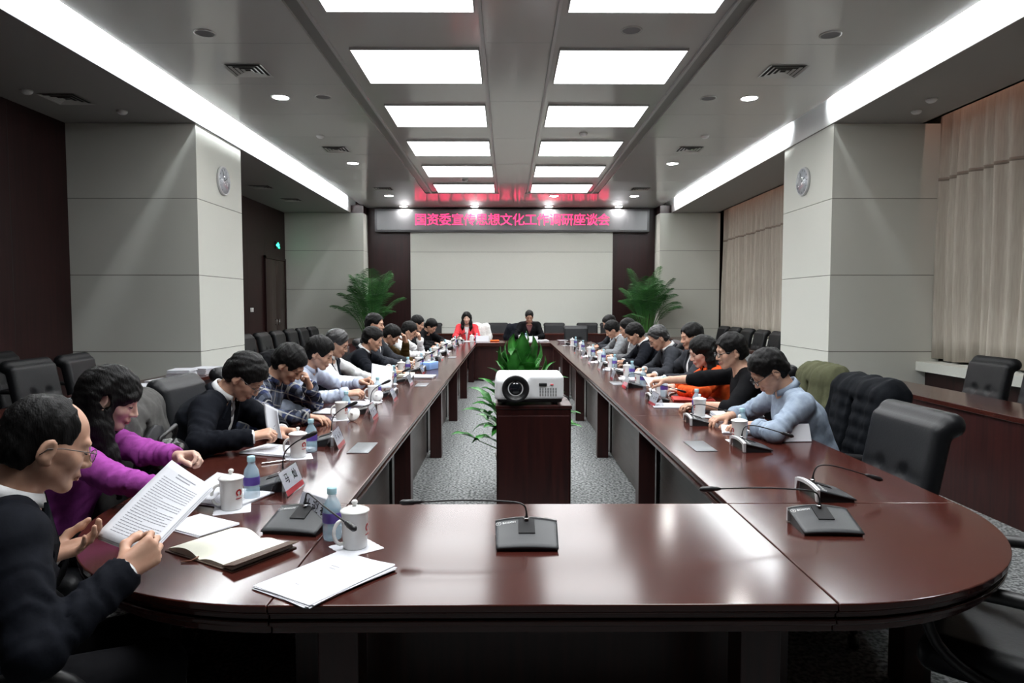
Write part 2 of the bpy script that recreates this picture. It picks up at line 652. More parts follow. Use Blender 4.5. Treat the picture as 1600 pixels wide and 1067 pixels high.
# walls
b = MB().box((-6.2, YB, 0), (6.6, YB + .2, 4.6))
b.build('wall_back', M_WALLWOOD, kind='structure')
b = MB().box((-6.2, YF - .2, 0), (6.6, YF, 4.6))
b.build('wall_front', M_WALLWOOD, kind='structure')
b = MB().box((-6.1, YF, 0), (-5.75, YB, 4.6))
for yy in (10.9, 12.3, 13.7, 15.2, 16.3, 17.85, 0.5, 2, 3.5, 5, 6.5, 8):
    b.box((-5.752, yy, 0), (-5.749, yy + .008, ZS), 1)
b.build('wall_left', [M_WALLWOOD, M_PLASTIC], kind='structure')
b = MB().box((6.1, YF, 0), (6.4, YB, 4.6))
b.box((5.55, YF, 0), (6.1, YB, 0.62), 1)
b.box((5.42, YF, 0.62), (6.1, YB, 0.74), 0)
b.build('wall_right', [M_FABRIC, M_WALLWOOD], kind='structure')


def panelled(name, x0, x1, y0, y1, ztop, seams, faces):
    b = MB()
    b.box((x0 + .012, y0 + .012, 0), (x1 - .012, y1 - .012, ztop), 1)
    zs = [0.0] + list(seams) + [ztop]
    for a, c in zip(zs, zs[1:]):
        b.box((x0, y0, a + .004), (x1, y1, c - .004), 0)
    return b.build(name, [M_FABRIC, M_GAP], kind='structure')


SEAM = (0.87, 1.88, 2.88)
panelled('wall_left_pillar', -5.9, -4.06, 9.05, 10.55, ZS, SEAM, 0)
panelled('wall_right_pillar', 4.25, 5.72, 9.0, 10.58, ZS, SEAM, 0)
panelled('wall_back_panel_left', -5.75, -3.72, 17.78, YB, ZS, SEAM, 0)
panelled('wall_back_panel_right', 3.94, 5.5, 17.75, YB, ZS, SEAM, 0)
panelled('wall_back_panel', -2.58, 2.80, 18.27, YB, 3.5, SEAM, 0)
b = MB()
b.box((-4.05, 17.78, ZS), (-3.72, YB, 4.04))
b.box((3.94, 17.75, ZS), (4.24, YB, 4.04))
b.build('wall_back_upper_trim', M_WALLWOOD, kind='structure')
# baseboard along the end wall
b = MB().box((-3.7, YB - .02, 0), (3.9, YB, 0.1))
b.build('baseboard_back', M_TABLE_V, kind='structure')

# door in the dark wall beyond the pillar
d = thing('door_1', 'brown double door in the dark wall below the green exit sign', 'door', (-5.75, 16.95, 0))
d['kind'] = 'structure'
del d['label'], d['category']
for k in (0, 1):
    q = MB().rbox((-.01, -.68 + k * .685, 0.01), (.035, -.005 + k * .685, 2.58), .004).build('door_leaf', M_DOORWOOD, d)
    MB().tube([(.035, -.1 + k * .19, 1.0), (.075, -.1 + k * .19, 1.0), (.075, -.1 + k * .19, 1.12), (.035, -.1 + k * .19, 1.12)], .009, 8).build('door_handle', M_CHROME, q)
b = MB()
b.box((-.01, -.74, 0), (.05, -.685, 2.65)).box((-.01, .685, 0), (.05, .74, 2.65)).box((-.01, -.74, 2.59), (.05, .74, 2.65))
b.build('door_frame', M_WALLWOOD, d)

# ------------------------------------------------------------------ conference table: one ring of sections
TX0, TX1 = -0.60, 0.83            # inner edges
TY0, TY1 = 2.53, 13.20
TW = 0.865


def offset_poly(pts, off):
    n = len(pts)
    out = []
    for i in range(n):
        p0, p1, p2 = Vector(pts[i - 1]), Vector(pts[i]), Vector(pts[(i + 1) % n])
        d0, d1 = (p1 - p0).normalized(), (p2 - p1).normalized()
        n0, n1 = Vector((-d0.y, d0.x)), Vector((-d1.y, d1.x))
        a, c = p0 + n0 * off[i - 1], p1 + n1 * off[i]
        den = d0.x * d1.y - d0.y * d1.x
        if abs(den) < 1e-6:
            out.append(tuple(p1 + n1 * off[i]))
        else:
            t = ((c.x - a.x) * d1.y - (c.y - a.y) * d1.x) / den
            out.append(tuple(a + d0 * t))
    return out


LAYERS = ((0.730, 0.75, 0.0), (0.722, 0.730, 0.006), (0.706, 0.722, 0.016), (0.692, 0.706, 0.008), (0.684, 0.692, 0.02), (0.664, 0.684, 0.03))


def top_section(pts, free, m, parent):
    """pts counter-clockwise, free[i] = edge i..i+1 is a visible moulded edge (others are joints)"""
    b = MB()
    base = offset_poly(pts, [0 if f else 0.0012 for f in free])
    for (z0, z1, o) in LAYERS:
        b.prism(offset_poly(base, [o if f else 0 for f in free]), z0, z1)
    return soften(b.build('tabletop', m, parent), 0.0035, 3)


T = thing('conference_table', 'long ring of glossy mahogany tables around the grey carpet', 'table', (0, 0, 0))
ends = [TY0, 4.55, 6.65, 8.75, 10.85, TY1]
for a, c in zip(ends, ends[1:]):
    top_section([(TX0 - TW, a), (TX0, a), (TX0, c), (TX0 - TW, c)], [0, 1, 0, 1], M_TABLE_Y, T)
    top_section([(TX1, a), (TX1 + TW, a), (TX1 + TW, c), (TX1, c)], [0, 1, 0, 1], M_TABLE_Y, T)
top_section([(TX0, TY0 - TW), (TX1, TY0 - TW), (TX1, TY0), (TX0, TY0)], [1, 0, 1, 0], M_TABLE_X, T)
top_section([(TX0, TY1), (TX1, TY1), (TX1, TY1 + TW), (TX0, TY1 + TW)], [1, 0, 1, 0], M_TABLE_X, T)
for (cx, cy, a0) in ((TX0, TY0, 180), (TX1, TY0, 270), (TX1, TY1, 0), (TX0, TY1, 90)):
    arc = [(cx + TW * math.cos(R(a0 + 90 * k / 20)), cy + TW * math.sin(R(a0 + 90 * k / 20))) for k in range(21)]
    top_section([(cx, cy)] + arc, [0] + [1] * 20 + [0], M_TABLE_X, T)
for y in (2.62, 4.55, 6.65, 8.75, 10.85, 13.1):
    for x in (-0.70, 0.93, -1.36, 1.59):
        soften(MB().box((x - .055, y - .055, 0), (x + .055, y + .055, .664)).build('leg', M_TABLE_V, T), .004)
for x in (-0.46, 0.69):
    for y in (1.86, 14.0):
        soften(MB().box((x - .055, y - .055, 0), (x + .055, y + .055, .664)).build('leg', M_TABLE_V, T), .004)
for a, c in zip(ends, ends[1:]):
    for x in (-0.80, 1.03):
        MB().box((x - .012, a + .06, 0.03), (x + .012, c - .06, .664)).build('modesty_panel', M_PANELWOOD, T)
MB().box((TX0 - .1, 2.2, 0.03), (TX1 + .1, 2.225, .664)).build('modesty_panel', M_TABLE_V, T)
MB().box((TX0 - .1, TY1 + .08, 0.03), (TX1 + .1, TY1 + .105, .664)).build('modesty_panel', M_TABLE_V, T)

# ------------------------------------------------------------------ back-row desks
def desk(label, x0, x1, y0, y1, front, h=.75):
    """front: 'x+','x-','y-' = the side with the closed panel"""
    cx, cy = (x0 + x1) / 2, (y0 + y1) / 2
    t = thing('back_row_desk', label, 'desk', (cx, cy, 0), 0, 'mahogany desks of the second row')
    hx, hy = (x1 - x0) / 2, (y1 - y0) / 2
    soften(MB().box((-hx, -hy, h - .04), (hx, hy, h)).build('desktop', M_TABLE_Y if hy > hx else M_TABLE_X, t), .004)
    o = .03
    if front == 'x+':
        MB().box((hx - .05, -hy + o, 0), (hx - .02, hy - o, h - .04)).build('front_panel', M_TABLE_V, t)
    elif front == 'x-':
        MB().box((-hx + .02, -hy + o, 0), (-hx + .05, hy - o, h - .04)).build('front_panel', M_TABLE_V, t)
    else:
        MB().box((-hx + o, -hy + .02, 0), (hx - o, -hy + .05, h - .04)).build('front_panel', M_TABLE_V, t)
    if front[0] == 'x':
        for s_ in (-1, 1):
            y_ = s_ * (hy - .045)
            MB().box((-hx + .05, y_ - .014, 0), (hx - .05, y_ + .014, h - .04)).build('end_panel', M_TABLE_V, t)
    else:
        for s_ in (-1, 1):
            x_ = s_ * (hx - .045)
            MB().box((x_ - .014, -hy + .05, 0), (x_ + .014, hy - .05, h - .04)).build('end_panel', M_TABLE_V, t)
    return t


desk('mahogany desk behind the seated row, beside the dark wall, stacks of paper on it', -3.62, -3.12, 2.6, 8.2, 'x+')
desk('bare mahogany desk before the curtain, three black chairs behind it', 3.38, 3.88, 2.2, 6.85, 'x-')
desk('mahogany desk below the white wall, behind the woman in red', -2.7, 3.0, 16.2, 16.65, 'y-', .80)
desk('mahogany desk with six chairs behind it, past the pillar on the door side', -3.45, -2.98, 10.7, 15.2, 'x+')
desk('mahogany desk past the pillar on the curtain side, chairs behind it', 3.55, 4.0, 10.8, 15.6, 'x-')

# ------------------------------------------------------------------ leather conference chairs
def chair_proto():
    t = thing('conference_chair', 'x', 'chair', (0, 0, 0))        # faces +Y, stands on the floor
    h = .0125
    s = SDF((-.34, -.33, .32), (.34, .36, .54), h)
    s.rbox((0, .02, .405), (.265, .26, .055), .045)
    s.rbox((0, .03, .44), (.235, .22, .03), .03, k=.02)
    s.build('seat', M_LEATHER, t)
    s = SDF((-.33, -.52, .38), (.33, -.10, 1.08), h)
    A = Matrix.Rotation(R(11), 3, 'X')
    s.rbox((0, -.265, .70), (.265, .045, .28), .04, A)
    s.rbox((0, -.232, .58), (.235, .035, .13), .032, A, k=.015)
    c = A @ Vector((0, -.018, .285)) + Vector((0, -.265, .70))
    s.cone((-.222, c.y - .02, c.z - .01), (.222, c.y - .02, c.z - .01), .056, .056, .02)
    for x in (-.09, .09):
        q = A @ Vector((x, .055, .02)) + Vector((0, -.265, .70))
        s.ell(tuple(q), (.03, .02, .03), None, .03, True)
        q2 = A @ Vector((x, .07, -.27)) + Vector((0, -.265, .70))
        s.cone(tuple(q), tuple(q2), .008, .008, .02, True)
    q, q2 = A @ Vector((-.24, .065, .015)) + Vector((0, -.265, .70)), A @ Vector((.24, .065, .015)) + Vector((0, -.265, .70))
    s.cone(tuple(q), tuple(q2), .010, .010, .02, True)
    s.build('backrest', M_LEATHER, t)
    for sx in (-1, 1):
        x = .30 * sx
        pth = [(x * .95, -.25, .60), (x, -.20, .645), (x, -.08, .665), (x, .10, .662), (x, .20, .64), (x, .245, .58), (x * .98, .21, .47), (x * .93, .12, .40), (x * .88, .02, .37)]
        sm = []
        for i in range(len(pth) - 1):
            for u in (0, .34, .67):
                p0, p1, p2, p3 = (Vector(pth[max(0, min(len(pth) - 1, i + j))]) for j in (-1, 0, 1, 2))
                sm.append(.5 * ((2 * p1) + (p2 - p0) * u + (2 * p0 - 5 * p1 + 4 * p2 - p3) * u * u + (3 * p1 - p0 - 3 * p2 + p3) * u ** 3))
        sm.append(Vector(pth[-1]))
        MB().tube(sm, [.022 if 3 < i < 15 else .017 for i in range(len(sm))], 10).build('armrest', M_PLASTIC, t)
    b = MB()
    b.tube([(0, 0, .08), (0, 0, .36)], .028, 12)
    b.rbox((-.12, -.12, .345), (.12, .12, .365), .005)
    for k in range(5):
        a = R(72 * k + 18)
        b.tube([(0, 0, .11), (.30 * math.cos(a), .30 * math.sin(a), .075)], [.028, .016], 8)
    p = b.build('pedestal', M_PLASTIC, t)
    for k in range(5):
        a = R(72 * k + 18)
        M = TR(.30 * math.cos(a), .30 * math.sin(a), .03) @ RZ(72 * k + 18) @ RX(90)
        MB().lathe([(0, -.018), (.03, -.018), (.03, .018), (0, .018)], 12, 0, M).build('caster', M_PLASTIC, p)
    return t


CHAIR0 = chair_proto()
_first = [True]


def chair(x, y, face, label, group=None):
    """face: heading in degrees, 0 = towards +Y, 90 = towards -X"""
    if _first[0]:
        _first[0] = False
        CHAIR0.location = (x, y, 0)
        CHAIR0.rotation_euler = (0, 0, R(face))
        CHAIR0['label'] = label
        if group:
            CHAIR0['group'] = group
        return CHAIR0
    return dup(CHAIR0, (x, y, 0), R(face), label, group)


ORD = ('first', 'second', 'third', 'fourth', 'fifth', 'sixth', 'seventh', 'eighth')
chair(1.59, 3.18, 92, 'empty black leather chair pushed to the table beside the puffer jacket', 'empty chairs at the table')
chair(1.66, 2.07, 45, 'empty black leather chair at the rounded table corner, only its arms and seat in view', 'empty chairs at the table')
for k, y in enumerate((6.15, 5.45, 4.78)):
    chair(4.08, y, 90, '%s black leather chair from the pillar, behind the bare desk before the curtain' % ORD[k], 'chairs before the curtain')
for k, y in enumerate((6.65, 5.95, 5.2, 4.4)):
    chair(-3.85, y, -90 + (6, -4, 3, -8)[k], '%s black leather chair from the paper stacks, behind the desk by the dark wall' % ORD[k], 'chairs behind the desk on the door side')
for k, y in enumerate((6.9, 6.15, 5.4)):
    chair(-4.75, y, -90 + (10, -6, 0)[k], '%s black leather chair from the pillar, in the row against the dark wall' % ORD[k], 'chairs against the dark wall')
for k, y in enumerate((10.9, 11.65, 12.4, 13.15, 13.9, 14.65)):
    chair(-3.85, y, -90, '%s black chair past the pillar with the clock, on the door side' % ORD[k], 'chairs past the pillar on the door side')
    chair(4.42, y + .3, 90, '%s black chair past the pillar with the clock, on the curtain side' % ORD[k], 'chairs past the pillar on the curtain side')
for k, x in enumerate((-1.95, -0.25, .5, 1.2, 2.05, 2.65)):
    chair(x, 17.2, 180, ('black chair under the white wall, between the dark wood and the woman in red', 'black chair under the white wall, directly beside the white jacket',
          'black chair under the white wall, directly behind the man at the far table', 'black chair under the white wall, first beside the man at the far table',
          'black chair under the white wall, behind the empty far chair', 'black chair under the white wall, closest to the palm on the curtain side')[k], 'chairs under the white wall')

# ------------------------------------------------------------------ curtains
def curtain(label, x, y0, y1, z0, z1, seed):
    rg = random.Random(seed)
    t = thing('curtain', label, 'curtain', (x, (y0 + y1) / 2, z0), 0, 'pleated beige curtains')
    L = y1 - y0
    ph = [rg.uniform(0, 6.28) for _ in range(6)]

    def fn(u, v):
        yy = (u - .5) * L
        w = 1.0 - .25 * v
        p = math.sin(yy * 2 * math.pi / .23 + 1.3 * math.sin(yy * 2.1 + ph[0]) + ph[1])
        q = math.sin(yy * 2 * math.pi / .61 + ph[2] + .6 * math.sin(v * 3 + ph[3]))
        return (w * (.055 * p + .03 * q) + .02 * math.sin(v * 5 + yy * 3), yy + .012 * math.sin(v * 6 + yy * 9) * (1 - v), v * (z1 - z0) + .012 * math.sin(yy * 9 + ph[4]) * (1 - v))
    MB().grid(fn, int(L / .022), 14, thick=(.006, 0, 0)).build('cloth', M_CURTAIN, t)
    def fs(u, v):
        a = fn(u, .66 + v * .012)
        return (a[0] - .004, a[1], a[2])
    MB().grid(fs, int(L / .022), 2, thick=(.003, 0, 0)).build('seam_band', mat('curtain_seam', (.30, .25, .21), .9, .1), t)
    return t


curtain('long pleated beige curtain hanging to the ledge on the near side of the pillar', 5.68, 2.6, 9.0, .77, 4.3, 3)
curtain('long pleated beige curtain hanging between the pillar and the end wall', 5.6, 10.6, 17.7, .77, 4.3, 5)

# ------------------------------------------------------------------ ceiling lamps and fittings
def panel_light(cx, cy, label):
    t = thing('ceiling_light', label, 'ceiling light', (cx, cy, ZT - .018), 0, 'luminous panels in the ceiling tray')
    hx, hy = .655, .53
    MB().box((-hx + .012, -hy + .012, -.004), (hx - .012, hy - .012, .010)).build('diffuser', M_LIGHT, t)
    b = MB()
    b.box((-hx, -hy, -.008), (hx, -hy + .012, .02)).box((-hx, hy - .012, -.008), (hx, hy, .02))
    b.box((-hx, -hy + .012, -.008), (-hx + .012, hy - .012, .02)).box((hx - .012, -hy + .012, -.008), (hx, hy - .012, .02))
    b.build('frame', M_FRAME, t)
    return t


for k in range(8):
    y = 15.32 - 1.94 * k
    for (x, side) in ((-0.94, 'door'), (1.18, 'curtain')):
        panel_light(x, y, 'glowing white ceiling panel on the %s side of the tray, %s from the red sign' % (side, ORD[k]))


def downlight(x, y, label, z=ZC, r=.095):
    t = thing('downlight', label, 'downlight', (x, y, z), 0, 'round recessed downlights')
    MB().lathe([(0, -.004), (r, -.004), (r, .0)], 24).build('lens', M_DOWN, t)
    MB().lathe([(r, -.002), (r + .004, -.008), (r + .018, -.006), (r + .02, 0)], 24).build('trim_ring', M_FRAME, t)


for k, y in enumerate((16.3, 12.55, 8.6)):
    downlight(-2.8, y, 'lit round downlight in the ceiling on the door side, %s from the red sign' % ORD[k])
    downlight(3.0, y, 'lit round downlight in the ceiling on the curtain side, %s from the red sign' % ORD[k])
downlight(1.1, 16.3, 'lit round downlight alone past the end of the light tray')
for k, x in enumerate((-2.72, -.86, 1.09, 2.92)):
    downlight(x, 18.06, '%s of four downlights close over the red sign, counted from the door side' % ORD[k].capitalize() if False else '%s downlight from the door side, in the row close over the red sign' % ORD[k])


def vent(x, y, z, label, s=.42, ys=.4):
    t = thing('air_vent', label, 'vent', (x, y, z), 0, 'square ceiling air vents')
    MB().box((-s / 2 + .02, -ys / 2 + .02, -.002), (s / 2 - .02, ys / 2 - .02, 0)).build('backing', mat('vent_dark', (.03, .03, .03), .8, .2), t)
    b = MB()
    for k in range(4):
        e = 1 - k * .24
        for (x0, y0, x1, y1) in ((-e, -e, e, -e), (e, -e, e, e), (e, e, -e, e), (-e, e, -e, -e)):
            i = e - .13
            sc = lambda px, py, zz: (px * s / 2, py * ys / 2, zz)
            q = [(x0, y0), (x1, y1), (x1 * i / e, y1 * i / e), (x0 * i / e, y0 * i / e)]
            b.add([sc(*q[0], -.012), sc(*q[1], -.012), sc(*q[2], -.004), sc(*q[3], -.004), sc(*q[0], -.010), sc(*q[1], -.010), sc(*q[2], -.002), sc(*q[3], -.002)],
                  [(0, 1, 2, 3), (7, 6, 5, 4), (0, 4, 5, 1), (1, 5, 6, 2), (2, 6, 7, 3), (3, 7, 4, 0)])
    b.build('louvre', M_CEIL, t)


for (x, y, z, l) in ((-2.83, 7.62, ZC, 'square air vent in the ceiling on the door side, before the first downlight'),
                     (3.02, 7.62, ZC, 'square air vent in the ceiling on the curtain side, before the first downlight'),
                     (-2.83, 11.45, ZC, 'square air vent in the ceiling on the door side, midway to the sign'),
                     (3.0, 11.4, ZC, 'square air vent in the ceiling on the curtain side, midway to the sign'),
                     (-2.75, 15.3, ZC, 'square air vent in the ceiling on the door side, close to the sign'),
                     (2.95, 15.3, ZC, 'square air vent in the ceiling on the curtain side, close to the sign'),
                     (-5.05, 8.0, ZS, 'square air vent in the low soffit before the pillar with the clock'),
                     (-4.95, 13.9, ZS, 'square air vent in the low soffit past the pillar, over the chairs'),
                     (-4.88, 15.6, ZS, 'square air vent in the low soffit over the door')):
    vent(x, y, z, l)


def ceiling_disc(kind, x, y, z, label, r=.1, m=None):
    t = thing(kind, label, kind.replace('_', ' '), (x, y, z))
    if kind == 'ceiling_speaker':
        MB().lathe([(r, 0), (r, -.008), (r - .014, -.010), (r - .016, -.006)], 24).build('ring', m or M_CEIL, t)
        MB().lathe([(0, -.005), (r - .016, -.005)], 24).build('grille', mat('speaker_grille', (.22, .22, .23), .6, .3), t)
    else:
        MB().lathe([(0, -.042), (r * .55, -.04), (r * .8, -.03), (r, -.014), (r, 0)], 20).build('cover', M_WHITE if m is None else m, t)
        MB().lathe([(r * 1.08, 0), (r * 1.08, -.008), (r, -.01)], 20).build('base', M_CEIL, t)


for (x, y, z, l) in ((-2.85, 6.6, ZC, 'round ceiling speaker on the door side, before the square vent'), (3.06, 6.6, ZC, 'round ceiling speaker on the curtain side, before the square vent'),
                     (-2.27, 8.58, ZC, 'round ceiling speaker between the light tray and the downlight, door side'), (2.49, 8.6, ZC, 'round ceiling speaker between the light tray and the downlight, curtain side'),
                     (1.17, 6.58, ZT, 'round speaker between two glowing panels inside the light tray')):
    ceiling_disc('ceiling_speaker', x, y, z, l)
for (x, y, z, l) in ((-2.84, 10.53, ZC, 'small round smoke detector on the ceiling, door side'), (3.0, 10.5, ZC, 'small round smoke detector on the ceiling, curtain side'),
                     (1.15, 10.47, ZT, 'white smoke detector between panels in the light tray'), (-.88, 14.35, ZT, 'small white smoke detector deep in the tray on the door side'),
                     (4.87, 7.95, ZS, 'small round detector on the soffit near the curtain top'), (4.98, 8.42, ZS, 'second small detector on the soffit, close to the pillar top'),
                     (-5.3, 7.7, ZS, 'small detector on the soffit beside the dark wall'), (-4.7, 8.5, ZS, 'small detector on the soffit between the vent and the pillar')):
    ceiling_disc('smoke_detector', x, y, z, l, .06)

# ------------------------------------------------------------------ the electronic sign
sg = thing('electronic_sign', 'long grey display with red glowing characters above the white wall', 'sign', (0.125, 18.2, 3.70), 0)
MB().rbox((-3.62, -.05, -.295), (3.62, .14, .295), .006).build('housing', mat('sign_bezel', (.10, .10, .105), .4, .5), sg)
MB().box((-3.56, -.056, -.245), (3.56, -.05, .245)).build('screen', mat('sign_screen', (.17, .17, .18), .35, .5), sg)
M_RED = mat('red_led', (.3, .01, .02), .5, emit=((1.0, 0.025, 0.12), 1.6))
SIGN = '国资委宣传思想文化工作调研座谈会'
for i, ch in enumerate(SIGN):
    text_mesh('character', ch, .335, M_RED, sg, TR(-2.41 + i * (4.83 / 15), -.058, -.0) @ RX(90), .001, .0005)

# ------------------------------------------------------------------ people
M_SKIN = {}


def skin(tone):
    c = {'mid': (.54, .325, .23), 'pale': (.66, .45, .36), 'tan': (.42, .24, .165)}[tone]
    return mat('skin_' + tone, c, .48, .4, noise=((30, 30, 30), (c[0] * .88, c[1] * .80, c[2] * .78), 3, .35, .7))


M_HAIR = mat('black_hair', (.004, .0036, .0036), .55, .16, bump=((220, 220, 40), .6, .004))
M_HAIRG = mat('greying_hair', (.024, .024, .025), .45, .5, noise=((150, 150, 30), (.012, .011, .011), 3, .4, .6), bump=((160, 160, 30), .5, .004))
M_EYE = mat('dark_eye', (.01, .007, .006), .15, .5)
M_LIP = {}
M_GLASSF = mat('spectacle_metal', (.12, .11, .11), .3, .5, metal=.8)
M_LENS = clear('spectacle_lens', (.95, .97, .97), .10)


def cloth(name, c, rough=.9, sheen=.0, n2=None, b=.25):
    return mat(name, c, max(rough, .8), .06, sheen=0.0, noise=((30, 30, 30), n2 or tuple(x * .8 for x in c), 3, .35, .7), bump=((14, 14, 14), b, .02))


def plaid():
    if 'plaid_flannel' in MATS:
        return MATS['plaid_flannel']
    m = cloth('plaid_flannel', (.05, .06, .10))
    nt = m.node_tree
    bs = nt.nodes['Principled BSDF']
    tc = nt.nodes.new('ShaderNodeTexCoord')
    sep = nt.nodes.new('ShaderNodeSeparateXYZ')
    mp = nt.nodes.new('ShaderNodeMapping')
    mp.inputs['Rotation'].default_value = (.35, .2, .3)
    nt.links.new(tc.outputs['Object'], mp.inputs[0])
    nt.links.new(mp.outputs[0], sep.inputs[0])

    def stripe(sock, period, lo, hi, off=0.0):
        a = nt.nodes.new('ShaderNodeMath')
        a.operation = 'MULTIPLY_ADD'
        a.inputs[1].default_value = 1 / period
        a.inputs[2].default_value = off
        nt.links.new(sock, a.inputs[0])
        f = nt.nodes.new('ShaderNodeMath')
        f.operation = 'FRACT'
        nt.links.new(a.outputs[0], f.inputs[0])
        r = nt.nodes.new('ShaderNodeValToRGB')
        r.color_ramp.interpolation = 'CONSTANT'
        r.color_ramp.elements[0].position = 0
        r.color_ramp.elements[0].color = (0, 0, 0, 1)
        e = r.color_ramp.elements.new(lo)
        e.color = (1, 1, 1, 1)
        r.color_ramp.elements[2].position = hi
        r.color_ramp.elements[2].color = (0, 0, 0, 1)
        nt.links.new(f.outputs[0], r.inputs[0])
        return r.outputs[0]

    def mix(fac, c1, c2, k=1.0):
        x = nt.nodes.new('ShaderNodeMix')
        x.data_type = 'RGBA'
        q = nt.nodes.new('ShaderNodeMath')
        q.operation = 'MULTIPLY'
        q.inputs[1].default_value = k
        nt.links.new(fac, q.inputs[0])
        nt.links.new(q.outputs[0], x.inputs[0])
        if isinstance(c1, tuple):
            x.inputs[6].default_value = (*c1, 1)
        else:
            nt.links.new(c1, x.inputs[6])
        x.inputs[7].default_value = (*c2, 1)
        return x.outputs[2]
    c = mix(stripe(sep.outputs[2], .085, .30, .72), (.035, .045, .10), (.012, .013, .018), .9)
    c = mix(stripe(sep.outputs[1], .085, .25, .62), c, (.10, .115, .15), .6)
    c = mix(stripe(sep.outputs[0], .085, .25, .55), c, (.012, .012, .016), .5)
    c = mix(stripe(sep.outputs[2], .085, .06, .15), c, (.36, .36, .34), .8)
    c = mix(stripe(sep.outputs[1], .085, .80, .90), c, (.34, .33, .31), .7)
    c = mix(stripe(sep.outputs[0], .085, .80, .90), c, (.34, .33, .31), .6)
    nt.links.new(c, bs.inputs['Base Color'])
    return m


CLOTH = dict(
    navy=cloth('navy_suit_wool', (.0065, .0075, .011), .8, .1), black=cloth('black_wool', (.005, .005, .006), .8, .1), charcoal=cloth('charcoal_suit_wool', (.030, .032, .038), .8, .1),
    grey=cloth('grey_jacket_cloth', (.11, .11, .115)), lightgrey=cloth('pale_grey_jacket_cloth', (.19, .20, .21)), brown=cloth('brown_corduroy', (.055, .034, .012)),
    purple=cloth('purple_knit', (.33, .065, .32), .85, .3), red=cloth('coral_red_jacket', (.62, .05, .06)), orange=cloth('orange_red_sweater', (.62, .085, .02)),
    white=cloth('white_shirt_cotton', (.72, .73, .74), .8, .1), blue=cloth('pale_blue_shirt_cotton', (.52, .58, .72), .8, .1), chambray=cloth('grey_blue_chambray', (.30, .36, .44), .85, .1, (.23, .28, .36)),
    vest=cloth('dark_navy_vest', (.016, .019, .028)), trouser=cloth('dark_trouser_wool', (.012, .012, .014), .85, .05), pinkish=cloth('maroon_shirt', (.12, .05, .05)),
)
M_TIE = cloth('grey_silk_tie', (.16, .15, .16), .4, .0)


def npv(v):
    return np.array(v, float)


def unit(v):
    v = npv(v)
    return v / max(np.linalg.norm(v), 1e-9)


def ik(Sh, Wr, a, b, pole, zmin):
    """elbow position; the swing is chosen near the pole but above the table"""
    d = Wr - Sh
    L = np.linalg.norm(d)
    if L > a + b - .004:
        Wr = Sh + d / L * (a + b - .004)
        d, L = Wr - Sh, a + b - .004
    u = d / L
    x = (a * a - b * b + L * L) / (2 * L)
    r = math.sqrt(max(a * a - x * x, 0))
    p = unit(npv(pole) - u * np.dot(pole, u))
    q = np.cross(u, p)
    for ang in sorted(range(-90, 91, 6), key=abs):
        e = Sh + u * x + r * (p * math.cos(R(ang)) + q * math.sin(R(ang)))
        if e[2] >= zmin:
            return e, Wr
    return Sh + u * x + r * p, Wr


def hand(s, Wr, d, n, right, curl=.5, spread=.25, thumb=.4, sc=1.0):
    d = unit(d)
    n = unit(npv(n) - d * np.dot(n, d))
    t = np.cross(d, n) if right else np.cross(n, d)
    k = .006
    W = npv(Wr)
    base = []
    for j, (o, L) in enumerate(((.030, .088), (.010, .093), (-.011, .089), (-.029, .078))):
        K = W + (d * L + t * o) * sc - n * .004
        s.cone(W + t * o * .55 * sc, K, .0145 * sc, .0118 * sc, .014)
        base.append(K)
    s.cone(W + d * .02 * sc + t * .022 * sc, W + d * .075 * sc + t * .022 * sc, .014 * sc, .011 * sc, .012)
    for j, (K, ln) in enumerate(zip(base, (.072, .080, .075, .058))):
        a = R(18 + 62 * curl + 5 * j * curl)
        side = (1.5 - j) * spread * .22
        cur = unit(d + t * side)
        p = K
        rr = (.0098, .0090, .0082, .0068) if j < 3 else (.0084, .0076, .007, .006)
        ang = 0
        for q, fr in enumerate((.44, .31, .25)):
            ang += a * (0.75, 1.0, .75)[q]
            dr = cur * math.cos(ang) + n * math.sin(ang)
            p2 = p + dr * ln * fr * sc
            s.cone(p, p2, rr[q] * sc, rr[q + 1] * sc, k * .6)
            p = p2
    b0 = W + (d * .022 + t * .024 + n * .006) * sc
    d1 = unit(d * .62 + t * (.75 - .45 * thumb) + n * (.25 + .55 * thumb))
    b1 = b0 + d1 * .048 * sc
    d2 = unit(d * .95 + t * (.25 - .5 * thumb) + n * (.15 + .35 * thumb))
    b2 = b1 + d2 * .034 * sc
    b3 = b2 + unit(d2 + n * .2) * .024 * sc
    s.chain([b0, b1, b2, b3], [.0155 * sc, .0118 * sc, .0105 * sc, .0082 * sc], .009)


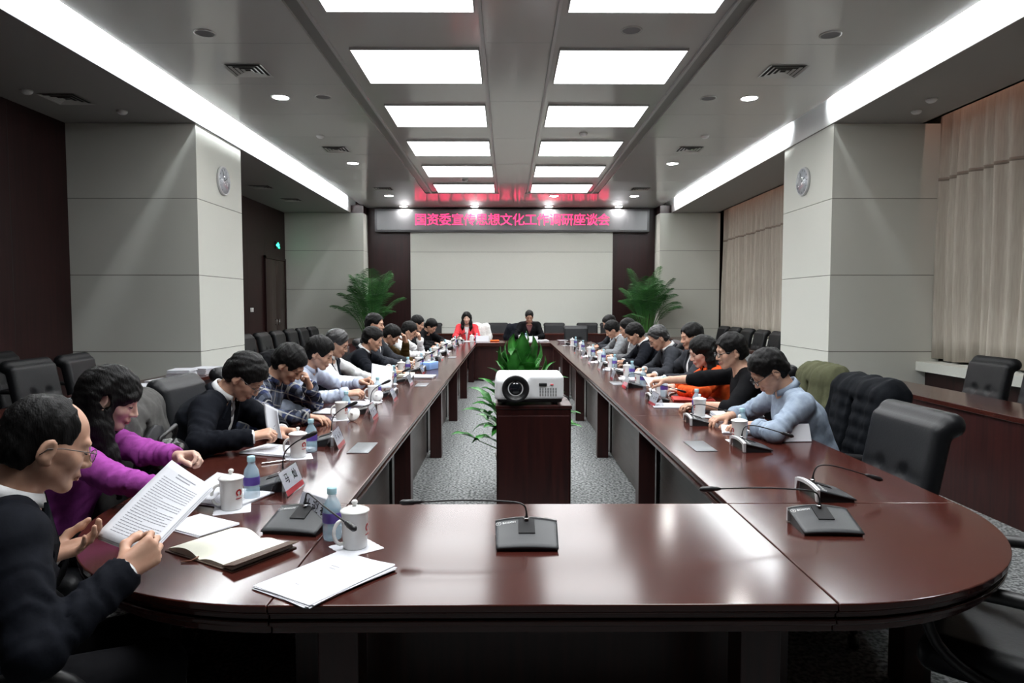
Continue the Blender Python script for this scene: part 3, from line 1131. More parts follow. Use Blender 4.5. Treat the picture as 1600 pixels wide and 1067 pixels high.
def head_sdf(s, H, B, fem=False, wide=1.0):
    """H centre at eye height, B = columns (right, forward, up)"""
    P = lambda x, y, z: H + B @ npv((x * wide, y, z))
    Bm = B
    s.ell(P(0, -.012, .030), (.0765 * wide, .098, .088), Bm, .01)
    s.ell(P(0, .022, -.030), (.064 * wide, .068, .082), Bm, .02)
    for x in (-1, 1):
        s.cone(P(x * .052, -.008, -.045), P(x * .018, .062, -.098), .020, .017, .02)
        s.ell(P(x * .036, .058, -.030), (.026, .024, .024), Bm, .018)
        s.ell(P(x * .060, .02, -.012), (.014, .03, .022), Bm, .016)
    s.ell(P(0, .068, -.098), (.022 if not fem else .018, .018, .016), Bm, .02)
    s.cone(P(-.034, .078, .020), P(.034, .078, .020), .013 if not fem else .010, .013 if not fem else .010, .014)
    for x in (-1, 1):
        s.ell(P(x * .031, .098, .000), (.019, .016, .011), Bm, .014, True)
        s.ell(P(x * .031, .072, -.001), (.0165, .0150, .0130), Bm, .004)
    s.cone(P(0, .086, .008), P(0, .106, -.034), .0075, .0115, .010)
    for x in (-1, 1):
        s.ell(P(x * .0125, .095, -.039), (.0085, .011, .008), Bm, .006)
    s.ell(P(0, .083, -.062), (.026, .014, .012), Bm, .010)
    s.ell(P(0, .0925, -.0665), (.0225, .0085, .0050), Bm, .003)
    s.ell(P(0, .0900, -.0765), (.0195, .0085, .0058), Bm, .003)
    for x in (-1, 1):
        e = B @ np.array(Matrix.Rotation(R(-14 * x), 3, 'Z') @ Matrix.Rotation(R(-12), 3, 'X'))
        s.ell(P(x * .080, -.012, -.012), (.0085, .020, .034), e, .006)
        s.ell(P(x * .090, -.008, -.008), (.006, .011, .020), e, .005, True)
        s.ell(P(x * .079, -.002, -.040), (.007, .010, .010), e, .006)


def frame_of(pitch, yaw, roll=0):
    return np.array(Matrix.Rotation(R(-yaw), 3, 'Z') @ Matrix.Rotation(R(-pitch), 3, 'X') @ Matrix.Rotation(R(roll), 3, 'Y'))


def hair_mesh(t, H, B, style, h, m, seed, sdir=None, fwd=None):
    P = lambda x, y, z: H + B @ npv((x, y, z))
    s = SDF(H - npv((.24, .26, .50 if style in ('bangs', 'long', 'far_long') else .24)), H + .22, h)
    long_ = style in ('bangs', 'long', 'far_long')
    g = .004 if style == 'bald' else (.016 if style == 'full' else .012)
    if long_:
        g = .014
    s.ell(P(0, -.016, .034), (.0765 + g, .098 + g, .088 + g), B, .006)
    s.ell(P(0, -.055, -.030), (.066 + g * .6, .050 + g, .065), B, .03)
    # clear the face, then the temples and the neck
    top = {'short': .072, 'full': .068, 'bald': .100, 'thin': .085, 'bangs': .030, 'long': .070, 'far_long': .066}[style]
    fy = {'bald': .090, 'thin': .088}.get(style, .108)
    if style == 'bangs':
        s.ell(P(0, .115, -.075), (.062, .075, .108), B, .012, True)
    elif long_:
        s.ell(P(0, .12, -.04), (.062, .070, top + .042), B, .012, True)
    else:
        s.ell(P(0, fy, -.052), (.10, .078, top + .052), B, .010, True)
        if style == 'bald':
            s.ell(P(0, .075, .085), (.058, .062, .075), B, .014, True)
        # ears stay free, the nape is tapered
        for x in (-1, 1):
            s.ell(P(x * .085, .012, -.032), (.028, .030, .040), B, .010, True)
        s.half(P(0, -.04, -.078), B @ npv((0, -.35, -1)))
        s.half(P(0, .04, -.030), B @ npv((0, .9, -1.0)), .01)
    if long_:
        # the lengths hang straight down from the head, over the shoulders and the back
        bk, dn = -fwd, npv((0, 0, -1))
        for x in (-1, 1):
            r0 = P(x * .072, -.03 if style != 'far_long' else .0, .0)
            ln = {'bangs': .27, 'long': .20, 'far_long': .27}[style]
            fw = {'bangs': -.01, 'long': -.03, 'far_long': .03}[style]
            s.chain([P(x * .072, -.02, .03), r0, r0 + dn * ln * .4 + npv((x * .012, fw * .6, 0)), r0 + dn * ln * .75 + npv((x * .016, fw, 0)), r0 + dn * ln + npv((x * .01, fw * 1.2, 0))], [.030, .033, .034, .030, .014], .03)
        q0 = P(0, -.085, .02)
        s.chain([q0, q0 + dn * .10 + bk * .012, q0 + dn * .20 + bk * .01], [.055, .060, .045], .04)
        if style == 'bangs':
            s.ell(P(0, .070, .035), (.066, .026, .030), B, .012)
            # one heavy lock falls over the near shoulder to the chest
            l0 = P(.070, -.005, -.03)
            s.chain([l0, l0 + npv((.018, .0, -.10)), l0 + npv((.020, .025, -.20)), l0 + npv((.012, .045, -.30)), l0 + npv((0, .05, -.37))], [.034, .037, .034, .026, .010], .03)
            for x in (1,):
                s.ell(P(x * .092, .004, -.014), (.022, .022, .034), B, .008, True)
    s.ripple(.0016, 150, seed)
    s.ripple(.0013, 60, seed + 4)
    return s.build('hair', m, t)


def brow_glasses(t, H, B, glasses, fem, gl_mat=None):
    P = lambda x, y, z: H + B @ npv((x, y, z))
    b = MB()
    for x in (-1, 1):
        b.tube([P(x * .014, .0905, .0195), P(x * .030, .0885, .0245), P(x * .047, .076, .0195)], [.0026, .0036, .0018] if not fem else [.0016, .0022, .0012], 6)
    b.build('eyebrows', M_HAIR, t)
    b = MB()
    for x in (-1, 1):
        b.tube([P(x * .0175, .0845, -.0035), P(x * .025, .0885, -.0055), P(x * .034, .0875, -.0060), P(x * .0455, .0795, -.0035)], [.0014, .0026, .0026, .0012], 6)
    b.build('eyelashes', M_EYE, t)
    if glasses:
        g = MB()
        rim = lambda x, a: P(x * .033 + .0255 * math.cos(a), .1065 - abs(.0255 * math.cos(a) * .12), -.006 + .0175 * math.sin(a) * (1.0 if math.sin(a) < 0 else .9))
        for x in (-1, 1):
            g.tube([rim(x, 2 * math.pi * k / 20) for k in range(21)], .0012 if glasses == 'thin' else .0021, 6)
            g.tube([P(x * .0585, .105, .002), P(x * .075, .085, .004), P(x * .083, .02, .003), P(x * .086, -.012, -.004), P(x * .084, -.026, -.022)], .0013 if glasses == 'thin' else .0020, 6)
        g.tube([P(-.0085, .1065, -.002), P(0, .1105, .001), P(.0085, .1065, -.002)], .0012, 6)
        o = g.build('spectacles', M_GLASSF if glasses == 'thin' else M_PLASTIC, t)
        l = MB()
        for x in (-1, 1):
            ring = [rim(x, 2 * math.pi * k / 20) for k in range(20)]
            bk = [p - B @ npv((0, .0012, 0)) for p in ring]
            l.add(list(ring) + list(bk), [tuple(range(20)), tuple(range(39, 19, -1))] + [(k, k + 20, (k + 1) % 20 + 20, (k + 1) % 20) for k in range(20)], 0, False)
        l.build('lens', M_LENS, o)


PEOPLE = {}


def person(key, label, head, face, lean=28, nod=40, turn=0, roll=0, top='suit', col='navy', shirt='white', tie=False, hair='short', hairm=None, glasses=None, tone='mid', fem=False,
           res=.006, LH=None, RH=None, sleeve=1.0, grp=None, wide=1.0, seat_face=None, shift=0.0):
    """head: world position of the eye centre; face: world heading (x, y) of the body; LH/RH: dict(p=wrist, d=finger direction, n=palm normal, curl, thumb)"""
    F = unit((face[0], face[1], 0))
    Rt = npv((F[1], -F[0], 0))
    rot = np.array([[Rt[0], F[0], 0], [Rt[1], F[1], 0], [0, 0, 1]])     # local (right, forward, up) -> world
    head = npv(head)
    lr = R(lean)
    sdir = npv((0, math.sin(lr), math.cos(lr)))
    na = R(lean + 12)
    ndir = npv((0, math.sin(na), math.cos(na)))
    hp = nod
    B = frame_of(hp, turn, roll)
    # skull base sits below and behind the eye centre
    hb = B @ npv((0, -.025, -.075))
    nl = .075
    PZ = .585
    Lz = head[2] + hb[2] - nl * ndir[2] - PZ
    L = float(np.clip(Lz / math.cos(lr), .40, .62))
    off = sdir * L + ndir * nl - hb                       # pelvis -> head centre (local)
    pel_xy = head[:2] - (rot @ off)[:2]
    t = thing('person', label, 'person', (float(pel_xy[0]), float(pel_xy[1]), 0), math.atan2(F[1], F[0]) - math.pi / 2, grp)
    to_loc = lambda p: rot.T @ (npv(p) - npv((pel_xy[0], pel_xy[1], 0)))
    P0 = npv((0, 0, PZ))
    N0 = P0 + sdir * L                                   # base of the neck
    H = N0 + ndir * nl - hb
    k = .92 if fem else 1.0
    ax = npv((1, 0, 0))
    fwd = np.cross(npv((0, 0, 0)) + sdir, ax)            # chest forward
    fwd = npv((0, math.cos(lr), -math.sin(lr)))
    sh = {}
    for sd, x in (('L', -1), ('R', 1)):
        sh[sd] = N0 - sdir * .065 + ax * x * .178 * k + fwd * .015
    arms = {}
    for sd, x, tg in (('L', -1, LH), ('R', 1, RH)):
        if tg is None:
            tg = dict(p=(rot @ npv((x * .15, .44, 0)) + npv((pel_xy[0], pel_xy[1], .805))), d=rot @ npv((-x * .45, .9, -.05)), n=(0, 0, -1), curl=.35)
        w = to_loc(tg['p'])
        pole = tg.get('pole', (x * .8, -.35, -.75))
        e, w = ik(sh[sd], w, .275 * k, .245 * k, npv(pole), tg.get('zmin', .80))
        arms[sd] = (e, w, rot.T @ unit(tg.get('d', rot @ (w - e))), rot.T @ unit(tg.get('n', (0, 0, -1))), tg)
    # ---- the body, one continuous skin
    pts = np.array([H, N0, P0, sh['L'], sh['R'], arms['L'][0], arms['L'][1], arms['R'][0], arms['R'][1], arms['L'][1] + arms['L'][2] * .17, arms['R'][1] + arms['R'][2] * .17])
    lo, hi = pts.min(0) - .10, pts.max(0) + .10
    lo[2] = max(lo[2], N0[2] - .34)
    lo[2] = min(lo[2], min(arms['L'][0][2], arms['R'][0][2], arms['L'][1][2], arms['R'][1][2]) - .09)
    hi[2] = max(hi[2], H[2] + .15)
    lo = np.minimum(lo, H - .14)
    hi = np.maximum(hi, H + .14)
    s = SDF(lo, hi, res)
    s.slab(N0 - sdir * .26, N0 - sdir * .05, ax, (.125 * k, .085), (.135 * k, .070), .03)
    s.cone(N0 - sdir * .03, H + B @ npv((0, -.028, -.055)), .060 * k, .054 * k, .03)
    head_sdf(s, H, B, fem, wide)
    for sd in 'LR':
        e, w, d, n, tg = arms[sd]
        s.cone(N0 - sdir * .07, sh[sd], .05, .05, .03)
        s.cone(sh[sd], e, .046 * k, .038 * k, .02)
        s.cone(e, w - (w - e) * .12, .040 * k, .0275 * k, .015)
        s.cone(w - (w - e) * .12, w, .0275 * k, .024 * k, .012)
        hand(s, w, d, n, sd == 'R', tg.get('curl', .45), tg.get('spread', .25), tg.get('thumb', .4), .97 * k)
    body = s.build('body', [skin(tone), mat('lip_skin_' + ('w' if fem else 'm'), (.50, .21, .19) if fem else (.36, .16, .13), .4, .4)], t)
    co = np.empty(len(body.data.vertices) * 3, np.float32)
    body.data.vertices.foreach_get('co', co)
    pc = np.empty(len(body.data.polygons) * 3, np.float32)
    body.data.polygons.foreach_get('center', pc)
    q = (pc.reshape(-1, 3) - H) @ B
    lip = (np.abs(q[:, 0]) < .021) & (q[:, 1] > .088) & (q[:, 2] < -.061) & (q[:, 2] > -.0825)
    body.data.polygons.foreach_set('material_index', lip.astype(np.int32))
    hair_mesh(t, H, B, hair, max(.0045, res), hairm or M_HAIR, len(PEOPLE) + 3, sdir, npv((0, 1, 0)))
    brow_glasses(t, H, B, glasses, fem)
    # ---- clothes
    ch = max(res * 1.5, .0085)
    inf = {'suit': .022, 'jacket': .022, 'shirt': .012, 'knit': .015, 'vest': .010, 'tee': .014}[top]

    def torso(s_, f, low=True):
        s_.slab(P0 + npv((0, 0, -.02)), P0 + sdir * (L * .42), ax, (.168 * k + f, .120 + f), (.152 * k + f, .112 + f), .03)
        s_.slab(P0 + sdir * (L * .42), N0 - sdir * .16, ax, (.152 * k + f, .112 + f), (.176 * k + f, .112 + f), .04)
        s_.slab(N0 - sdir * .16, N0 - sdir * .055, ax, (.172 * k + f, .108 + f), (.135 * k + f, .062 + f * .7), .05)
        for sd in 'LR':
            s_.cone(N0 - sdir * .035 + ax * (.05 if sd == 'R' else -.05), sh[sd] + sdir * .006, .042 + f * .7, .050 + f, .03)

    def sleeves(s_, f, end):
        for sd in 'LR':
            e, w, d, n, tg = arms[sd]
            s_.cone(sh[sd], e, .060 * k + f, .046 * k + f, .03)
            if end > .5:
                q_ = e + (w - e) * min(1, (end - .5) * 2)
                s_.cone(e, q_, .047 * k + f, (.036 + (1 - end) * .02) * k + f * .8, .02)
                if end >= .95:
                    s_.half(w - (w - e) * .07, w - e, .003) if False else None

    lo2, hi2 = lo.copy(), hi.copy()
    lo2[2] = PZ - .16
    lo2 = np.minimum(lo2, P0 - npv((.22, .2, .15)))
    hi2 = np.maximum(hi2, P0 + npv((.22, .2, .1)))
    hi2[2] = max(N0[2], sh['L'][2], *(arms[q_][j][2] for q_ in 'LR' for j in (0, 1))) + .12
    s = SDF(lo2, hi2, ch)
    torso(s, inf)
    sleeves(s, inf * .6, sleeve)
    s.ripple(.0026 if top in ('suit', 'jacket') else .0034, 40, len(PEOPLE))
    am = {'knit': .0042, 'shirt': .0040, 'jacket': .0030, 'suit': .0026}.get(top, 0)
    if am:
        for j, sd in enumerate('LR'):
            e, w, d, n, tg = arms[sd]
            s.rings(e, w, .062 + inf, am, .040, 2 * len(PEOPLE) + j, -.05, 1.0)
            s.rings(sh[sd], e, .075 + inf, am * .8, .055, 2 * len(PEOPLE) + j + 5, .25, 1.05)
    # the sleeves end before the wrists
    if sleeve >= .95:
        for sd in 'LR':
            e, w, d, n, tg = arms[sd]
            u = unit(w - e)
            s.cone(w + u * .048, w + u * .13, .060, .075, .003, True)
    # folds gather at the bent elbows
    for sd in 'LR':
        e, w, d, n, tg = arms[sd]
        if sleeve > .6:
            for j, fr in enumerate((-.28, -.17, -.07, .08, .20)):
                c = e + (unit(w - e) if fr > 0 else unit(sh[sd] - e)) * abs(fr) * .42
                a = unit(np.cross(unit(w - e), unit(sh[sd] - e)) + .35 * npv((math.sin(j * 2.1), math.cos(j), .3)))
                bdir = unit(np.cross(a, unit(w - e) if fr > 0 else unit(sh[sd] - e)))
                r0 = .060 + inf * .6
                for q_ in (-1, 1):
                    s.cone(c + bdir * q_ * r0 - a * .03, c + bdir * q_ * (r0 - .004) + a * .035, .006, .006, .010, True)
    if top in ('suit', 'jacket', 'vest', 'knit2'):
        # the front stands open in a V over the shirt
        dp = .30 if top != 'jacket' else .16
        for u in np.linspace(0, 1, 9):
            c = N0 - sdir * (.035 + dp * u) + fwd * (.135 + .02 * u)
            wd = .060 * (1 - u) + .006
            s.rbox(c, (wd, .075, .026), .004, np.stack([ax, fwd, sdir], 1), .004, True)
    if fem and top == 'knit' and hair == 'long':
        for u in np.linspace(0, 1, 6):
            c = N0 - sdir * (.01 + .09 * u) + fwd * (.12 + .02 * u)
            s.rbox(c, (.055 * (1 - u) + .006, .07, .022), .004, np.stack([ax, fwd, sdir], 1), .004, True)
    # neck hole
    s.cone(N0 - sdir * .02, N0 + ndir * .10, .062 * k, .066 * k, .004, True)
    nm = {'suit': 'suit_jacket', 'jacket': 'jacket', 'shirt': 'shirt', 'knit': 'knit_jacket', 'vest': 'knit_vest', 'tee': 'top'}[top]
    m = col if not isinstance(col, str) else CLOTH[col]
    if top == 'vest':
        # a vest has no sleeves: keep the trunk only
        s = SDF(lo2, hi2, ch)
        torso(s, .024)
        s.ripple(.0022, 42, len(PEOPLE))
        for sd in 'LR':
            x = -1 if sd == 'L' else 1
            s.cone(sh[sd] + ax * x * .035 + sdir * .06, sh[sd] + ax * x * .05 - sdir * .12, .075, .06, .006, True)
        for u in np.linspace(0, 1, 9):
            c = N0 - sdir * (.035 + .2 * u) + fwd * (.135 + .02 * u)
            s.rbox(c, (.060 * (1 - u) + .006, .075, .026), .004, np.stack([ax, fwd, sdir], 1), .004, True)
        s.cone(N0 - sdir * .02, N0 + ndir * .10, .070, .075, .004, True)
    s.build(nm, m, t)
    # collar ring, tilted with the neck and open at the throat
    def collar(name, m_, r, hgt, th, gap, drop=.0, rise=.0):
        b = MB()
        C0 = N0 - sdir * (.02 + drop) + ndir * .01

        def cf(u, v):
            a = R(-90 + gap / 2 + (360 - gap) * u + 180)
            c, s_ = math.cos(a), math.sin(a)
            rr = r * (1.16 - .20 * v)
            back = .5 - .5 * s_
            return C0 + ax * (c * rr) + fwd * (s_ * rr * 1.02) + sdir * (hgt * v * (1 - .25 * (1 - back)) + rise + (.018 * back))
        nu = 28
        vs = []
        for i in range(nu):
            for (v, o) in ((0, 0), (1, 0), (1, th), (.0, th)):
                p = cf(i / (nu - 1), v)
                rad = unit(p - C0 - sdir * np.dot(p - C0, sdir))
                vs.append(p + rad * (o - (.0 if o else th * .3)))
        fs = []
        for i in range(nu - 1):
            for q_ in range(4):
                q2 = (q_ + 1) % 4
                fs.append((i * 4 + q_, i * 4 + q2, (i + 1) * 4 + q2, (i + 1) * 4 + q_))
        fs += [(3, 2, 1, 0), tuple((nu - 1) * 4 + q_ for q_ in range(4))]
        b.add(vs, fs, 0, True)
        return b.build(name, m_, t)
    if top in ('suit', 'jacket', 'vest'):
        s = SDF(lo2, hi2, ch)
        torso(s, .006)
        if top == 'vest':
            sleeves(s, .010, 1.0)
            s.ripple(.0025, 42, len(PEOPLE))
        s.cone(N0 - sdir * .02, N0 + ndir * .10, .060, .064, .004, True)
        sm = CLOTH[shirt]
        so = s.build('shirt', sm, t)
        collar('shirt_collar', sm, .068 * k, .042, .005, 52)
        if top == 'suit':
            collar('jacket_collar', m, .080 * k, .026, .010, 110, .012)
            for x in (-1, 1):     # lapels
                b = MB()
                pts3 = [(x * .062, .010, -.015), (x * .112, -.085, .0), (x * .074, -.120, .0), (x * .012, -.300, .0), (x * .040, -.10, .0)]
                bl = [N0 + ax * p[0] + sdir * p[1] + fwd * (.122 + inf - abs(p[0]) * .38 - (.045 if i == 0 else 0)) for i, p in enumerate(pts3)]
                b.add(list(bl) + [p - fwd * .012 for p in bl], [(0, 1, 2, 3, 4), (9, 8, 7, 6, 5)] + [(i, i + 5, (i + 1) % 5 + 5, (i + 1) % 5) for i in range(5)])
                soften(b.build('lapel', m, t), .003)
        if tie:
            b = MB()
            q0, q1, q2, q3 = (N0 - sdir * z_ + fwd * y_ for z_, y_ in ((.005, .066), (.045, .095), (.20, .124), (.36, .128)))
            ws = (.016, .014, .026, .036)
            vs = []
            for p, w_ in zip((q0, q1, q2, q3), ws):
                vs += [p - ax * w_, p + ax * w_, p + ax * w_ - fwd * .006, p - ax * w_ - fwd * .006]
            fs = [(i * 4 + a, i * 4 + (a + 1) % 4, (i + 1) * 4 + (a + 1) % 4, (i + 1) * 4 + a) for i in range(3) for a in range(4)] + [(3, 2, 1, 0), (12, 13, 14, 15)]
            b.add(vs, fs)
            b.build('tie', M_TIE, t)
        for sd in 'LR':           # shirt cuffs beyond the sleeves
            if top == 'suit':
                e, w, d, n, tg = arms[sd]
                u = unit(w - e)
                MB().tube([w - u * .05, w - u * .01, w + u * .010, w + u * .012], [.034 * k + .004, .033 * k + .004, .033 * k + .003, .033 * k], 20).build('shirt_cuff', sm, t)
    elif top == 'shirt':
        collar('shirt_collar', m, .068 * k, .040, .005, 50)
        for sd in 'LR':
            e, w, d, n, tg = arms[sd]
            u = unit(w - e)
            q_ = e + (w - e) * min(1, (sleeve - .5) * 2)
            rr = (.036 + (1 - sleeve) * .02) * k + .014
            MB().tube([q_ - u * .045, q_ - u * .03, q_ + u * .004, q_ + u * .008], [rr, rr + .003, rr + .003, rr - .004], 16).build('cuff', m, t)
    elif top == 'knit':
        collar('collar', CLOTH['charcoal'] if fem else m, .074 * k, .034, .010, 80)
        if fem:
            for x in (-1, 1):     # wide soft lapels of the cardigan
                g = MB()

                def lf(u, v, x=x):
                    z_ = .02 - .34 * u
                    xx = x * (.040 + .085 * v * math.sin(math.pi * min(1, u * 1.15 + .08)))
                    y_ = .118 + inf - abs(xx) * .32 + .012 * math.sin(v * 5 + u * 7)
                    return N0 + ax * xx + sdir * z_ + fwd * (y_ - (.05 * (1 - min(1, u * 4))))
                g.grid(lf, 14, 6, thick=tuple(-fwd * .008))
                g.build('lapel', m, t)
    # ---- trousers and shoes
    s = SDF((-.26, -.22, -.01), (.26, .68, PZ + .04), .016)
    s.slab(P0 + npv((0, 0, -.06)), P0 + npv((0, 0, .0)), ax, (.17, .125), (.165, .12), .03)
    ft = []
    for x in (-1, 1):
        kn = npv((x * .115, .415, .515))
        an = npv((x * .12, .40 + .05 * x, .10))
        s.cone(P0 + npv((x * .085, .0, -.055)), kn, .082 * k, .064 * k, .03)
        s.cone(kn, an, .062 * k, .046 * k, .03)
        ft.append(an)
    s.build('trousers', CLOTH['trouser'], t)
    for x, an in zip((-1, 1), ft):
        s = SDF(an + npv((-.07, -.10, -.11)), an + npv((.07, .24, .04)), .012)
        s.cone(an + npv((0, -.02, -.055)), an + npv((0, .14, -.07)), .042, .034, .03)
        s.cone(an + npv((0, -.02, -.04)), an + npv((0, 0, 0)), .042, .046, .02)
        s.half(an + npv((0, 0, -.098)), (0, 0, -1), 0)
        s.build('shoe', M_LEATHER, t)
    PEOPLE[key] = (t, pel_xy, F)
    return t


def seat_for(key, label, back=.0, group='chairs with someone seated at the ring table'):
    t, xy, F = PEOPLE[key]
    c = chair(xy[0] - F[0] * back, xy[1] - F[1] * back, math.degrees(math.atan2(F[1], F[0])) - 90, label, group)
    return c


def hd(p, d, n=(0, 0, -1), **kw):
    return dict(p=p, d=d, n=n, **kw)


EA, WE, SO = (1, 0), (-1, 0), (0, -1)
person('bald', 'balding man in dark suit and thin glasses holding a printed sheet, by the open notebook', (-1.205, 1.78, 1.135), (.80, .60), lean=14, nod=20, turn=-6, top='suit', col='navy', shirt='white',
       hair='bald', glasses='thin', res=.0042, RH=hd((-.955, 1.665, .835), (.5, .75, .42), (-.55, .62, -.1), curl=.62, thumb=.7, zmin=.60), LH=hd((-1.235, 1.80, .825), (.88, .25, .28), (-.3, -.25, .9), curl=.12, thumb=.1, spread=.4, zmin=.60))
person('purple', 'woman in a purple knit jacket with long black hair and bangs, reading a sheet', (-1.625, 2.80, 1.115), (.98, .2), lean=22, nod=24, turn=-4, top='knit', col='purple', hair='bangs', fem=True, tone='pale',
       res=.0045, RH=hd((-1.22, 2.46, .815), (.9, .3, .05), (-.1, .3, -1), curl=.55, thumb=.7), LH=hd((-1.20, 2.68, .87), (.97, -.15, .05), (0, -.6, -.8), curl=.6, thumb=.7))
person('parted', 'man in a dark suit and grey tie bent over papers, fingers raised above them', (-1.43, 3.72, 1.105), (1, .0), lean=32, nod=44, top='suit', col='navy', tie=True, hair='full', glasses='thin',
       res=.005, RH=hd((-1.29, 3.42, .83), (.95, .25, .18), (0, .35, -.9), curl=.65, thumb=.7), LH=hd((-1.22, 3.66, .82), (.9, -.3, .0), (0, -.2, -1), curl=.35))
person('plaid', 'man in a dark plaid shirt resting his brow on a raised hand', (-1.44, 4.50, 1.105), (1, -.06), lean=30, nod=42, top='shirt', col=plaid(), hair='full',
       res=.005, RH=hd((-1.23, 4.20, .80), (.95, -.25, -.05), curl=.15), LH=hd((-1.325, 4.56, .945), (-.20, -.30, .92), (-.8, -.35, 0), curl=.6, pole=(-.3, .5, -1), zmin=.79))
person('bluefar', 'man in a pale blue shirt and short black hair holding papers in both hands', (-1.46, 5.32, 1.12), (1, -.05), lean=26, nod=24, top='shirt', col='blue', hair='full',
       res=.0055, RH=hd((-1.17, 4.96, .845), (.96, .1, .1), (0, .4, -.9), curl=.55, thumb=.7), LH=hd((-1.20, 5.55, .86), (.95, -.2, .15), (0, -.6, -.7), curl=.55, thumb=.7))
person('vest', 'man in a dark vest over a white shirt with greying hair and glasses', (-1.57, 6.30, 1.14), (1, -.05), lean=14, nod=24, top='vest', col='vest', hair='short', hairm=M_HAIRG, glasses='thin', res=.006)
person('arms', 'man in a dark suit leaning on folded forearms beside an open book', (-1.45, 7.35, 1.125), (1, .0), lean=26, nod=20, top='suit', col='navy', hair='full', res=.006,
       RH=hd((-1.17, 7.05, .80), (.8, .55, -.05), curl=.4))
person('upright', 'man sitting upright whose face shows above the head of the man with folded forearms', (-1.56, 8.05, 1.265), (1, -.1), lean=4, nod=6, top='suit', col='charcoal', hair='short', res=.007)
person('brownj', 'man in a brown jacket holding one hand to his ear', (-1.46, 8.62, 1.11), (1, -.05), lean=24, nod=36, top='jacket', col='brown', hair='full', res=.007,
       LH=hd((-1.30, 8.72, 1.02), (-.3, -.25, .9), (-.6, -.6, 0), curl=.3, pole=(-.2, .4, -1)), RH=hd((-1.18, 8.4, .80), (.9, .2, 0), curl=.3))
person('whites', 'man in a white shirt pressing a fist to his mouth', (-1.38, 9.62, 1.125), (1, -.1), lean=24, nod=26, top='shirt', col='white', hair='full', res=.007,
       LH=hd((-1.235, 9.62, 1.0), (-.1, -.35, .9), (-.8, -.3, 0), curl=.85, pole=(-.2, .4, -1)), RH=hd((-1.15, 9.4, .80), (.9, .2, 0), curl=.3))
person('darkb', 'man in a black coat between the man in white and the far corner', (-1.44, 10.95, 1.19), (1, -.1), lean=16, nod=18, top='jacket', col='black', shirt='black', hair='full', res=.008)
person('farleft', 'man in a black coat bent low over a sheet at the far door side end', (-1.36, 12.2, 1.11), (.9, -.4), lean=26, nod=36, top='jacket', col='black', shirt='black', hair='full', res=.008)
person('redw', 'woman in a coral red jacket with long black hair at the far table', (-.86, 14.42, 1.21), SO, lean=8, nod=8, turn=0, top='suit', col='red', hair='far_long', fem=True, tone='pale', res=.007)
person('darkm', 'man in a dark jacket looking down at the far table behind the plant', (.46, 14.42, 1.24), SO, lean=10, nod=24, top='jacket', col='black', shirt='pinkish', hair='short', tone='tan', res=.007)
person('chamb', 'man in a grey blue shirt with rolled sleeves and black glasses writing at the table', (1.525, 3.97, 1.108), (-1, .02), lean=24, nod=38, top='shirt', col='chambray', hair='full', glasses='thick', sleeve=.80,
       res=.0048, LH=hd((1.40, 3.90, .80), (-.93, .35, -.08), curl=.2, pole=(-.55, -.5, -.7)), RH=hd((1.36, 4.20, .80), (-.9, -.35, -.08), curl=.2))
person('blackt', 'man in a black short sleeved top and glasses stretching one arm over the table', (1.595, 4.86, 1.165), (-1, .05), lean=22, nod=12, turn=-6, top='tee', col='black', hair='full', glasses='thick', sleeve=.62,
       res=.0052, RH=hd((1.10, 5.28, .90), (-.95, .3, -.1), (0, 0, -1), curl=.5, pole=(.9, -.3, -.3)), LH=hd((1.33, 4.70, .80), (-.95, .1, -.06), curl=.25))
person('orange', 'woman in an orange red sweater with long hair looking along the table', (1.60, 5.60, 1.11), (-1, .05), lean=20, nod=20, turn=-8, top='knit', col='orange', hair='long', fem=True, tone='pale', res=.0055)
person('behind', 'man leaning back behind the woman in orange, glancing over her', (1.77, 6.55, 1.19), (-1, -.1), lean=8, nod=12, top='suit', col='charcoal', hair='full', res=.0065)
person('greyh', 'man with greying hair in a charcoal suit and glasses bent over his papers', (1.57, 7.10, 1.15), (-1, .03), lean=26, nod=34, top='suit', col='charcoal', hair='thin', hairm=M_HAIRG, glasses='thin', res=.006)
person('navyr', 'man in a navy suit with a round black head of hair leaning to the table', (1.52, 8.15, 1.145), (-1, .05), lean=26, nod=32, top='suit', col='navy', hair='full', res=.0065)
person('glassr', 'man in a grey jacket and glasses sitting behind the man in navy', (1.58, 9.0, 1.185), (-1, 0), lean=20, nod=20, top='jacket', col='grey', hair='short', glasses='thin', res=.007)
person('paleg', 'man in a pale grey jacket reaching both hands over the table', (1.53, 10.0, 1.13), (-1, 0), lean=28, nod=34, top='jacket', col='lightgrey', hair='full', res=.0075)
person('lastr', 'man in a dark jacket at the far end of the curtain side', (1.66, 11.15, 1.19), (-1, -.05), lean=20, nod=26, top='jacket', col='charcoal', hair='full', res=.008)
WHO = dict(bald='balding man in the dark suit', purple='woman in purple', parted='man with the grey tie', plaid='man in plaid', bluefar='man in pale blue', vest='man in the dark vest', arms='man with folded forearms',
           upright='man sitting upright', brownj='man in the brown jacket', whites='man with a fist to his mouth', darkb='man in the black coat', farleft='man bent low over a sheet', redw='woman in coral red',
           darkm='man at the far table', chamb='man in the grey blue shirt', blackt='man in the black top', orange='woman in orange', behind='man leaning back', greyh='grey haired man in charcoal',
           navyr='man in navy', glassr='man in the grey jacket', paleg='man in the pale grey jacket', lastr='last man on the curtain side')
for kk in PEOPLE:
    seat_for(kk, 'black leather chair holding the %s' % WHO[kk], back={'bald': .03, 'chamb': -.03}.get(kk, .06))

